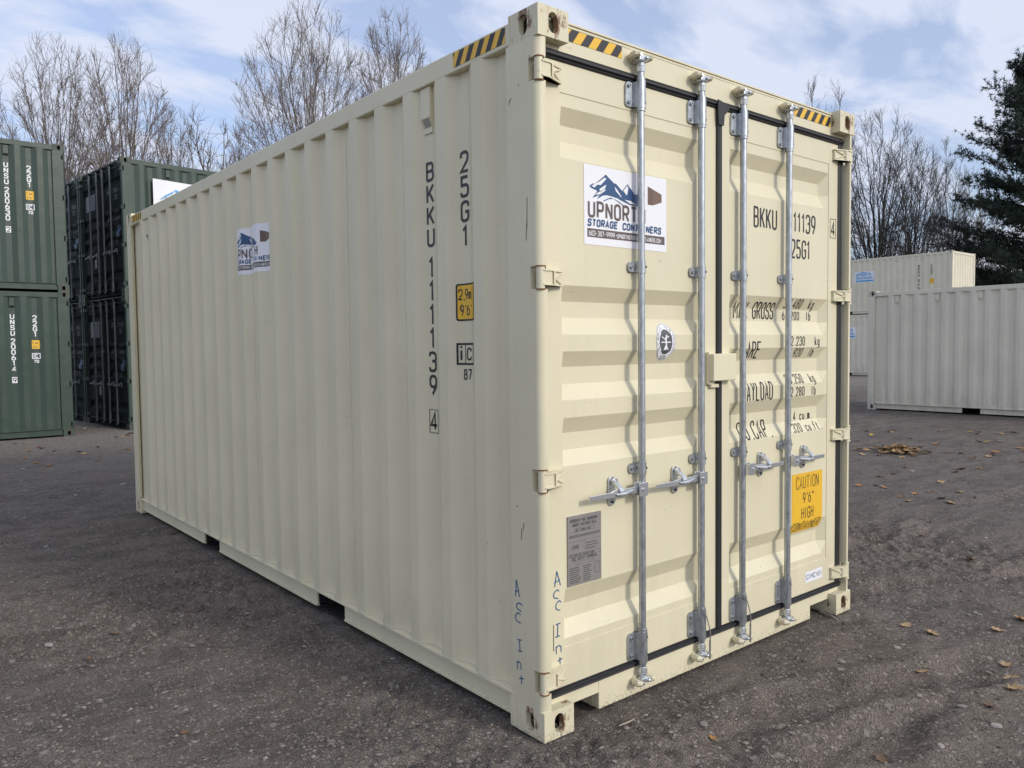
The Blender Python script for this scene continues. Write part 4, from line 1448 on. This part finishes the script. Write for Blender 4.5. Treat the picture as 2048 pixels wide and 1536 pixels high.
st_m = [flat('pale_stone', (.30, .275, .255), .9, 0, .25, 60), flat('grey_stone', (.20, .185, .175), .9, 0, .25, 60)]
st_me = []
for k in range(4):
    s_ = stone_mesh(k); s_.materials.append(st_m[k % 2]); st_me.append(s_)
STONES = [(1683, 1319, .024, 1), (1680, 1346, .018, 1), (1793, 1293, .018, 0), (1992, 1452, .022, 0), (1924, 1414, .020, 1), (1656, 1419, .017, 1), (1406, 1450, .020, 1), (1882, 1501, .017, 0),
          (1660, 1398, .009, 0), (2035, 1378, .010, 0), (1950, 1225, .014, 0), (1875, 1131, .010, 0), (2010, 1160, .014, 0), (2040, 1185, .012, 0), (1725, 1415, .012, 1), (1905, 1388, .012, 1),
          (440, 1187, .012, 0), (99, 1292, .024, 0), (92, 1090, .018, 0), (246, 967, .030, 0), (152, 994, .026, 0), (50, 980, .022, 0), (45, 941, .03, 0), (1823, 942, .03, 0), (1905, 1085, .016, 0), (1972, 1075, .018, 0), (168, 864, .05, 0)]
for u, v, s, k in STONES:
    p = pix(u, v)
    o = link('stone', st_me[random.choice((0, 2)) if k == 0 else random.choice((1, 3))])
    o.location = (p.x, p.y, float(ground_h(p.x, p.y)) + s * .15)
    s *= .85; o.scale = (s * 1.3, s * .85, s); o.rotation_euler = (0, 0, random.random() * 6)
    tag(o, None, "stone", "grey stones on the ground" if k else "pale stone chips on the ground")
    named.append((o, ("dull grey stone " if k else "pale flat stone chip ") + place_of(u, v), v))

# fallen leaves
def leaf_mesh(seed, n=9):
    r = random.Random(seed)
    half = []
    for k in range(n + 1):
        t = k / n
        w = .34 * math.sin(math.pi * min(1, t * 1.02)) ** .7 * (1 + .45 * math.sin(t * 19 + seed)) + .015
        half.append((t, w))
    cu, cv, tw = .25 + .3 * r.random(), .35 + .4 * r.random(), (r.random() - .5) * .6
    def P(t, s): return (t - .5, s, cu * (t - .5) ** 2 + cv * s * s + tw * s * (t - .5) + .03 * math.sin(t * 14 + s * 9))
    vs = []
    for t, w in half: vs += [P(t, -w), P(t, -w * .5), P(t, 0), P(t, w * .5), P(t, w)]
    fs = [(i * 5 + j, i * 5 + j + 1, i * 5 + j + 6, i * 5 + j + 5) for i in range(n) for j in range(4)]
    b_ = len(vs)
    vs += [(-.5, -.012, .05), (-.5, .012, .05), (-.78, .010, .10), (-.78, -.010, .10)]; fs.append((b_, b_ + 1, b_ + 2, b_ + 3))
    me = bpy.data.meshes.new('leaf'); me.from_pydata(vs, [], fs)
    me.polygons.foreach_set("use_smooth", [True] * len(me.polygons))
    return me


leaf_cols = {'tan': (.36, .24, .125), 'brown': (.14, .085, .05), 'red': (.11, .045, .035), 'yellow': (.42, .30, .06), 'orange': (.32, .165, .06)}
leaf_me = {}
for cn_, cc in leaf_cols.items():
    mt = flat(cn_ + '_leaf', cc, .7, 0, .3, 5)
    leaf_me[cn_] = []
    for k in range(3):
        q = leaf_mesh(k * 3 + len(leaf_me)); q.materials.append(mt); leaf_me[cn_].append(q)
LEAVES = [(1940, 1124, .125, 'tan'), (1843, 1073, .085, 'orange'), (1748, 1061, .09, 'tan'), (1919, 985, .14, 'tan'), (1862, 986, .10, 'brown'), (1752, 972, .14, 'brown'), (1959, 938, .14, 'orange'), (1925, 938, .13, 'red'),
          (1812, 1252, .085, 'tan'), (1862, 1268, .095, 'tan'), (2043, 1240, .11, 'orange'), (1996, 1262, .085, 'tan'), (2001, 866, .2, 'tan'), (2027, 863, .2, 'red'), (1975, 882, .16, 'yellow'), (1957, 882, .18, 'brown'),
          (2040, 895, .2, 'orange'), (1993, 904, .2, 'orange'), (1985, 906, .17, 'red'), (1978, 914, .2, 'tan'), (1947, 916, .18, 'brown'), (1872, 887, .2, 'orange'), (1841, 894, .2, 'brown'), (1725, 910, .17, 'tan'), (1743, 868, .18, 'yellow'),
          (1922, 907, .16, 'tan'), (1893, 906, .15, 'brown'), (1758, 912, .16, 'brown'), (1804, 916, .16, 'tan'), (1844, 1333, .095, 'tan'), (2012, 1332, .09, 'tan'), (2023, 1355, .085, 'tan'), (2027, 1377, .10, 'tan'),
          (1426, 1476, .045, 'orange'), (1764, 1514, .065, 'brown'), (1979, 1414, .07, 'brown'), (229, 1270, .085, 'brown'), (370, 1467, .045, 'brown'), (178, 1327, .05, 'brown'), (375, 1221, .06, 'brown'), (441, 1228, .06, 'brown'), (345, 1070, .08, 'red'),
          (125, 873, .2, 'orange'), (255, 871, .2, 'orange'), (262, 868, .2, 'brown'), (248, 874, .17, 'tan'), (85, 898, .16, 'red'), (1735, 860, .17, 'tan'), (1780, 862, .18, 'tan'), (1715, 882, .15, 'brown'), (2046, 925, .16, 'tan'), (1885, 860, .18, 'tan'), (1940, 862, .16, 'yellow')]
_rl = random.Random(31)
LEAVES += [(_rl.randint(1712, 2044), _rl.randint(852, 1010), _rl.uniform(.10, .15), _rl.choice(('tan', 'brown', 'brown', 'orange'))) for _ in range(26)]
LEAVES += [(_rl.randint(20, 262), _rl.randint(872, 935), _rl.uniform(.10, .16), _rl.choice(('tan', 'brown', 'orange', 'red'))) for _ in range(14)]
seen_lab = {'tan': "curled tan dead leaf", 'brown': "dull brown dead leaf", 'red': "dark red dead leaf", 'yellow': "small bright yellow leaf", 'orange': "orange-brown dead leaf"}


def put_leaf(me, x, y, s, lift=0.0):
    o = link('fallen_leaf', me)
    o.location = (x, y, float(ground_h(x, y)) + .006 + lift)
    o.scale = (s, s * .95, s)
    o.rotation_euler = (random.uniform(-.25, .25), random.uniform(-.25, .25), random.random() * 6.28)
    return o


for u, v, s, k in LEAVES:
    p = pix(u, v)
    p = pix(u, v, float(ground_h(p.x, p.y)))
    o = tag(put_leaf(random.choice(leaf_me[k]), p.x, p.y, s * (.62 if s > .13 else .85)), None, "leaf", k + " leaves on the ground")
    named.append((o, seen_lab[k] + " " + place_of(u, v), v))
name_apart(named)
# the small drift of leaves heaped together
pc = pix(1796, 893, .08)
vs, fs = [], []
rp = random.Random(4)
for k in range(110):
    src = rp.choice(leaf_me['orange'] + leaf_me['tan'])
    ang, rr = rp.random() * 6.28, rp.gauss(0, .32)
    x, y = pc.x + rr * .75 * math.cos(ang), pc.y + rr * .75 * math.sin(ang)
    mtx = Matrix.Translation((x, y, float(ground_h(x, y)) + .02 + .07 * rp.random() * math.exp(-(rr / .4) ** 2))) @ Matrix.Rotation(rp.random() * 6.28, 4, 'Z') @ Matrix.Rotation(rp.uniform(-.6, .6), 4, 'X') @ Matrix.Scale(.11, 4)
    b_ = len(vs)
    vs += [tuple(mtx @ v.co) for v in src.vertices]; fs += [tuple(i + b_ for i in q.vertices) for q in src.polygons]
me = bpy.data.meshes.new('leaf_litter'); me.from_pydata(vs, [], fs)
m, nt, b = new_mat('leaf_litter_mix')
geo = N(nt, "ShaderNodeNewGeometry")
nt.links.new(ramp(nt, geo.outputs["Random Per Island"], 0.0, (.13, .075, .04), 1.0, (.38, .24, .11)), b.inputs["Base Color"]); b.inputs["Roughness"].default_value = .75
me.materials.append(m)
tag(link('leaf_litter', me), "small heap of orange-brown leaves drifted together on the yard", "leaves", kind='stuff')
# sticks
for (u0, v0), (u1, v1), r_, lab in (((1640, 1224), (1676, 1240), .006, "pale bare stick lying beside the far lower corner casting"), ((1238, 1451), (1269, 1440), .004, "thin pale stick on the gravel before the doors"), ((408, 1186), (440, 1184), .004, "dark twig on the shaded ground beside the container")):
    a, c_ = pix(u0, v0), pix(u1, v1)
    a.z = float(ground_h(a.x, a.y)) + r_ * 1.5; c_.z = float(ground_h(c_.x, c_.y)) + r_ * 1.5
    md_ = (a + c_) / 2 + Vector((.01, -.008, .004))
    o = MB().tube([a, md_, c_], [r_, r_ * .9, r_ * .5], 6).build('stick', flat('dry_stick' if r_ > .0045 else 'twig_wood', (.36, .31, .25) if 'pale' in lab else (.05, .045, .04), .8), smooth=True)
    tag(o, lab, "stick")

# ---------------------------------------------------------------- trees
def segs_mesh(name, segs, n, mat):
    """tapered n-sided sleeves for (p0, p1, r0, r1) rows"""
    S = np.array(segs, float)
    p0, p1, r0, r1 = S[:, 0:3], S[:, 3:6], S[:, 6], S[:, 7]
    d = p1 - p0; d /= np.linalg.norm(d, axis=1)[:, None] + 1e-9
    ref = np.where(np.abs(d[:, 2:3]) > .9, np.array([[1., 0, 0]]), np.array([[0., 0, 1.]]))
    a = np.cross(d, ref); a /= np.linalg.norm(a, axis=1)[:, None] + 1e-9
    b = np.cross(d, a)
    th = np.arange(n) * 2 * np.pi / n
    ring = a[:, None] * np.cos(th)[None, :, None] + b[:, None] * np.sin(th)[None, :, None]
    v = np.concatenate([p0[:, None] + ring * r0[:, None, None], p1[:, None] + ring * r1[:, None, None]], 1)
    k = np.arange(n); base = np.stack([k, (k + 1) % n, n + (k + 1) % n, n + k], -1)
    f = (base[None] + (np.arange(len(S)) * 2 * n)[:, None, None]).reshape(-1, 4)
    me = bpy.data.meshes.new(name)
    me.vertices.add(v.shape[0] * 2 * n); me.vertices.foreach_set("co", v.ravel())
    me.loops.add(f.size); me.polygons.add(len(f))
    me.loops.foreach_set("vertex_index", f.ravel()); me.polygons.foreach_set("loop_start", np.arange(len(f)) * 4)
    me.update(); me.validate()
    me.materials.append(mat)
    return me


def grow(r, H, stems, fan, kids, up, curl, thick, lens, angles=(22, 48), min_r=.006, low=.28, bend=.0):
    """bare deciduous tree: list of (depth, segment)"""
    out = []
    def branch(p, d, Ln, rad, depth):
        ns = (14, 6, 3, 2, 2)[min(depth, 4)]
        pts = [p]; rs = [rad]
        for i in range(ns):
            d = d + np.array([r.gauss(0, curl), r.gauss(0, curl), r.gauss(0, curl * .6) + up * (1 if depth else .3)])
            d = d / np.linalg.norm(d)
            p = p + d * Ln / ns
            pts.append(p); rs.append(max(min_r, rad * (1 - .82 * (i + 1) / ns)))
        for i in range(ns):
            out.append((depth, (*pts[i], *pts[i + 1], rs[i], rs[i + 1])))
        if depth >= len(kids): return
        k = kids[depth]
        for q in range(k):
            t = low + (1 - low) * ((q + r.random()) / k) ** .75 if depth == 0 else .15 + .83 * (q + r.random()) / k
            i = min(ns - 1, int(t * ns)); fpos = t * ns - i
            bp = pts[i] + (pts[i + 1] - pts[i]) * fpos
            dd = pts[i + 1] - pts[i]; dd = dd / np.linalg.norm(dd)
            ang = R(r.uniform(*angles))
            perp = np.cross(dd, np.array([r.gauss(0, 1), r.gauss(0, 1), r.gauss(0, 1)])); perp /= np.linalg.norm(perp) + 1e-9
            nd = dd * math.cos(ang) + perp * math.sin(ang)
            branch(bp, nd, Ln * lens[depth] * (1.08 - .36 * t) * r.uniform(.65, 1.2), max(min_r, (rs[i] * .62)), depth + 1)
    for s in range(stems):
        a = 6.283 * (s + r.random() * .7) / stems
        tilt = fan * math.sqrt((s * 7 % stems + .3 + .5 * r.random()) / stems) if stems > 1 else fan * .2
        d = np.array([math.cos(a) * math.sin(tilt), math.sin(a) * math.sin(tilt), math.cos(tilt)])
        Ln = H * r.uniform(.86, 1.0) * (1.02 - .12 * (tilt / fan) ** 2)
        branch(np.array([math.cos(a) * .12 * (stems > 1), math.sin(a) * .12 * (stems > 1), -.1]), d, Ln, thick, 0)
    return out


BARK = {'grey': flat('grey_bark', (.185, .150, .127), .9, 0, .35, 8), 'dark': flat('dark_bark', (.055, .050, .048), .9, 0, .35, 8), 'pale': flat('pale_bark', (.33, .305, .28), .9, 0, .3, 8), 'brown': flat('brown_bark', (.15, .12, .10), .9, 0, .3, 8)}


def crown_tree(r, H, rx, rz, n1, k2, k3, k4, thick, min_r, lean=0.0, crook=.05):
    """bare tree whose limbs, branches and twigs fill a rounded crown; rows of (depth, segment)"""
    out = []
    C = np.array([0.0, 0.0, H - rz]); E = np.array([rx, rx, rz])
    base_z = max(.6, H - 2.05 * rz)
    unit = lambda v: v / (np.linalg.norm(v) + 1e-9)
    gv = lambda k: np.array([r.gauss(0, k), r.gauss(0, k), r.gauss(0, k)])
    def inside(p, lim):
        return np.linalg.norm((p - C) / E) <= lim
    def reach(b, d, Ln, lim):
        for _ in range(4):
            if inside(b + d * Ln, lim): break
            Ln *= .68
        return b + d * Ln
    def curve(p0, p1, p2, n, r0, r1, depth):
        pts = []
        for i in range(n + 1):
            t = i / n
            w = gv(crook * np.linalg.norm(p2 - p0) / n) if 0 < i < n else 0
            pts.append(p0 * (1 - t) ** 2 + p1 * 2 * t * (1 - t) + p2 * t * t + w)
        rs = [max(min_r, r0 + (r1 - r0) * i / n) for i in range(n + 1)]
        for i in range(n): out.append((depth, (*pts[i], *pts[i + 1], rs[i], rs[i + 1])))
        return pts, rs
    top = np.array([lean, 0, base_z + rz * .5])
    tp, tr = curve(np.array([0, 0, -.1]), np.array([0, 0, base_z * .6]), top, 10, thick, thick * .62, 0)
    ga = 2.39996
    for i in range(n1):
        f = (i + .5) / n1
        el = 1 - 1.12 * f                                   # straight up first, then ever flatter
        rad = math.sqrt(max(0.02, 1 - el * el)); a = i * ga + r.uniform(-.3, .3)
        lob = r.uniform(.84, .97)
        tip = C + np.array([rad * math.cos(a), rad * math.sin(a), el]) * E * lob
        k = min(10, int(3 + 7 * (1 - f) * r.uniform(.7, 1.0)))
        st = tp[k]
        ctl = st + (tip - st) * np.array([.32, .32, .62])
        lp, lr = curve(st, ctl, tip, 9, min(tr[k] * r.uniform(.5, .7), .11 / math.sqrt(n1) * thick / .13 * 1.6), min_r * 1.4, 0 if i < n1 * .5 else 1)
        for j in range(k2):
            t = .22 + .78 * (j + r.random()) / k2
            q = min(8, int(t * 9)); bp = lp[q] + (lp[q + 1] - lp[q]) * (t * 9 - q)
            ld = unit(lp[q + 1] - lp[q]); od = unit((bp - C) / E + 1e-6)
            d = unit(ld * .75 + od * .45 + gv(.42) + np.array([0, 0, .22]))
            Lb = rz * r.uniform(.18, .36) * (1.1 - .35 * t)
            e = reach(bp, d, Lb, 1.0)
            sp_, sr = curve(bp, (bp + e) / 2 + np.array([0, 0, -.06 * Lb]), e, 4, max(min_r * 1.2, lr[q] * .55), min_r * 1.1, 1)
            for m in range(k3):
                t2 = .15 + .85 * (m + r.random()) / k3
                q2 = min(3, int(t2 * 4)); b2 = sp_[q2] + (sp_[q2 + 1] - sp_[q2]) * (t2 * 4 - q2)
                d2 = unit(unit(sp_[q2 + 1] - sp_[q2]) * .8 + gv(.42) + np.array([0, 0, .28]))
                L2 = rz * r.uniform(.07, .17)
                e2 = reach(b2, d2, L2, 1.04)
                tw, _ = curve(b2, (b2 + e2) / 2, e2, 2, min_r * 1.15, min_r * .8, 2)
                for o_ in range(k4):
                    b3 = tw[r.choice((0, 1, 1, 2))]
                    d3 = unit(d2 * .8 + gv(.45) + np.array([0, 0, .3]))
                    out.append((3, (*b3, *reach(b3, d3, L2 * r.uniform(.35, .75), 1.08), min_r * .8, min_r * .5)))
    return out


def bare_tree(u, depth, topv, label, seed, bark, halfw, rzf=.42, n1=12, k2=12, k3=8, k4=3, thick=.13, min_r=.0050, lean=0.0, crook=.05, name='bare_tree', group="bare winter trees round the yard"):
    """halfw: half the crown's width in photograph pixels"""
    H = (692 - topv) / 1577.5 * depth + 1.585
    rx = halfw / 1577.5 * depth
    x, y = at(u, depth)
    root = empty(name, (x, y, 0), random.Random(seed).random() * 6)
    tag(root, label, "tree", group)
    sg = crown_tree(random.Random(seed), H, rx, H * rzf, n1, k2, k3, k4, thick, min_r, lean, crook)
    link('trunk', segs_mesh('trunk', [q for dp, q in sg if dp == 0], 7, BARK[bark]), root)
    link('crown', segs_mesh('crown', [q for dp, q in sg if dp > 0], 3, BARK[bark]), root)
    return root


bare_tree(128, 28, 78, "tall bare tree with rounded crown above the gap between the green stacks", 1, 'grey', 122, .40, 36, 8, 7, 3)
bare_tree(262, 27, 70, "tallest bare tree behind the bannered container, nearest its corner", 2, 'grey', 104, .40, 36, 8, 7, 3)
bare_tree(-28, 29, 175, "bare tree at the photo's very edge, above the stack numbered 200630", 3, 'grey', 90, .40, 26, 8, 6, 3)
bare_tree(356, 31, 205, "slender bare tree behind the bannered container, right of the tallest one", 4, 'grey', 52, .36, 22, 8, 6, 3)
bare_tree(425, 24, 205, "dark crooked bare tree over the far end of the banner", 5, 'brown', 62, .42, 9, 10, 7, 3, .11, .0065, .3, .13)
bare_tree(482, 31, 245, "small twiggy bare tree just before the large round crown", 6, 'brown', 48, .42, 9, 10, 7, 3, .08)
bare_tree(628, 27, 20, "large round-crowned bare tree with dense twigs behind the cream roof", 7, 'grey', 146, .42, 48, 9, 7, 3, .15)
bare_tree(800, 29, 24, "narrower bare tree nearest the hazard tape, behind the cream roof", 8, 'grey', 86, .40, 38, 9, 7, 3)
bare_tree(1752, 44, 232, "dark bare tree with rounded crown just past the doors", 9, 'dark', 118, .42, 34, 9, 7, 3, .22, .0062)
bare_tree(1826, 43, 300, "dark bare tree spreading over the middle of the ivory container", 10, 'dark', 80, .40, 26, 8, 7, 3, .17, .0062, .8)
bare_tree(1640, 46, 172, "bare tree whose top peeks over the door header", 11, 'brown', 70, .38, 10, 11, 7, 3, .2, .008)
bare_tree(1893, 48, 290, "pale slim birch-like tree between the dark trees and the pine", 12, 'pale', 42, .42, 10, 11, 7, 3, .13, .0075)
bare_tree(1948, 52, 345, "grey bare sapling in front of the pine's lower branches", 13, 'brown', 50, .42, 10, 10, 7, 3, .10, .009)

# evergreen
def pine(u, depth, H, label, seed):
    r = random.Random(seed); nr = np.random.default_rng(seed)
    x, y = at(u, depth)
    root = empty('pine_tree', (x, y, 0)); tag(root, label, "tree")
    tr, br, tufts = [], [], []
    n = 30
    ax = lambda t: np.array([.35 * math.sin(t * 2.1), .25 * math.sin(t * 3 + 1), t * H])
    for i in range(n):
        t0, t1 = i / n, (i + 1) / n
        tr.append((*ax(t0), *ax(t1), .30 * (1 - t0) + .02, .30 * (1 - t1) + .02))
    nl = 300
    for i in range(nl):
        t = .10 + .90 * (i + r.random()) / nl
        a = r.random() * 6.283
        Lm = (6.3 * (1 - t) ** .48 + .3) * r.uniform(.55, 1.08)
        p = ax(t); d = np.array([math.cos(a), math.sin(a), .05 + .35 * t]); d /= np.linalg.norm(d)
        ns = 8; pts = [p]
        for k in range(ns):
            d = d + np.array([r.gauss(0, .07), r.gauss(0, .07), r.gauss(0, .05) + .035]); d /= np.linalg.norm(d)
            p = p + d * Lm / ns; pts.append(p)
            br.append((*pts[-2], *p, .05 * (1 - k / ns) * (1.2 - t) + .012, .05 * (1 - (k + 1) / ns) * (1.2 - t) + .010))
        for k in range(2, ns + 1):
            for q in range(6):
                side = np.cross(d, [0, 0, 1.0]); side /= np.linalg.norm(side) + 1e-9
                sl = Lm * .26 * r.uniform(.4, 1.1) * (1.15 - .5 * k / ns)
                e = pts[k] + side * sl * r.choice((-1, 1)) * r.uniform(.3, 1) + d * sl * .7 + np.array([0, 0, r.uniform(-.30, .42)])
                br.append((*pts[k], *e, .012, .007))
                for f in (.45, .75, 1.0):
                    if r.random() < .92: tufts.append(pts[k] + (e - pts[k]) * f + np.array([r.gauss(0, .05), r.gauss(0, .05), r.gauss(0, .04)]))
            tufts.append(pts[k] + np.array([r.gauss(0, .08), r.gauss(0, .08), .05]))
    link('trunk', segs_mesh('trunk', tr, 9, BARK['dark']), root)
    link('limbs', segs_mesh('limbs', br, 4, BARK['dark']), root)
    T = np.array(tufts); nb = 9; m_ = len(T)
    dirs = nr.normal(size=(m_, nb, 3)); dirs[..., 2] += .35; dirs /= np.linalg.norm(dirs, axis=2)[..., None]
    ln = nr.uniform(.15, .27, (m_, nb, 1)); sd = np.cross(dirs, nr.normal(size=(m_, nb, 3))); sd /= np.linalg.norm(sd, axis=2)[..., None]
    base = T[:, None]
    v = np.stack([base + sd * .020, base - sd * .020, base + dirs * ln + sd * .006, ], 2).reshape(-1, 3)
    f = np.arange(len(v)).reshape(-1, 3)
    me = bpy.data.meshes.new('crown')
    me.from_pydata(v.tolist(), [], f.tolist())
    mt, nt, b = new_mat('pine_needles')
    geo = N(nt, "ShaderNodeNewGeometry")
    nt.links.new(ramp(nt, noise(nt, .8, 3), .3, (.012, .026, .018), .75, (.036, .060, .034)), b.inputs["Base Color"]); b.inputs["Roughness"].default_value = .7
    me.materials.append(mt)
    link('crown', me, root)
    return root


pine(2104, 42, 18.0, "big dark green pine at the photo's edge behind the pale container", 21)

# leafless wood closing the view beyond the trees, one mass
wood = []
rw = random.Random(77)
protos = []
for k in range(4):
    protos.append([q for dp, q in grow(random.Random(100 + k), 7.5, 3, .35, (7, 5, 3), .05, .10, .06, (.42, .45, .5), min_r=.012)])
for k in range(120):
    u = rw.uniform(-900, 3000); dep = rw.uniform(47, 72)
    x, y = at(u, dep)
    sc, a = rw.uniform(.75, 1.2) * (1.22 if u < 560 else 1.0), rw.random() * 6.28
    P = np.array(protos[k % 4]); ca, sa = math.cos(a), math.sin(a)
    for j in (0, 3):
        px_, py_ = P[:, j].copy() * sc, P[:, j + 1].copy() * sc
        P[:, j] = px_ * ca - py_ * sa + x; P[:, j + 1] = px_ * sa + py_ * ca + y; P[:, j + 2] *= sc
    wood.append(P)
tag(link('distant_wood', segs_mesh('distant_wood', np.concatenate(wood), 3, BARK['brown'])), "leafless brown wood far behind the yard", "woodland", kind='stuff')
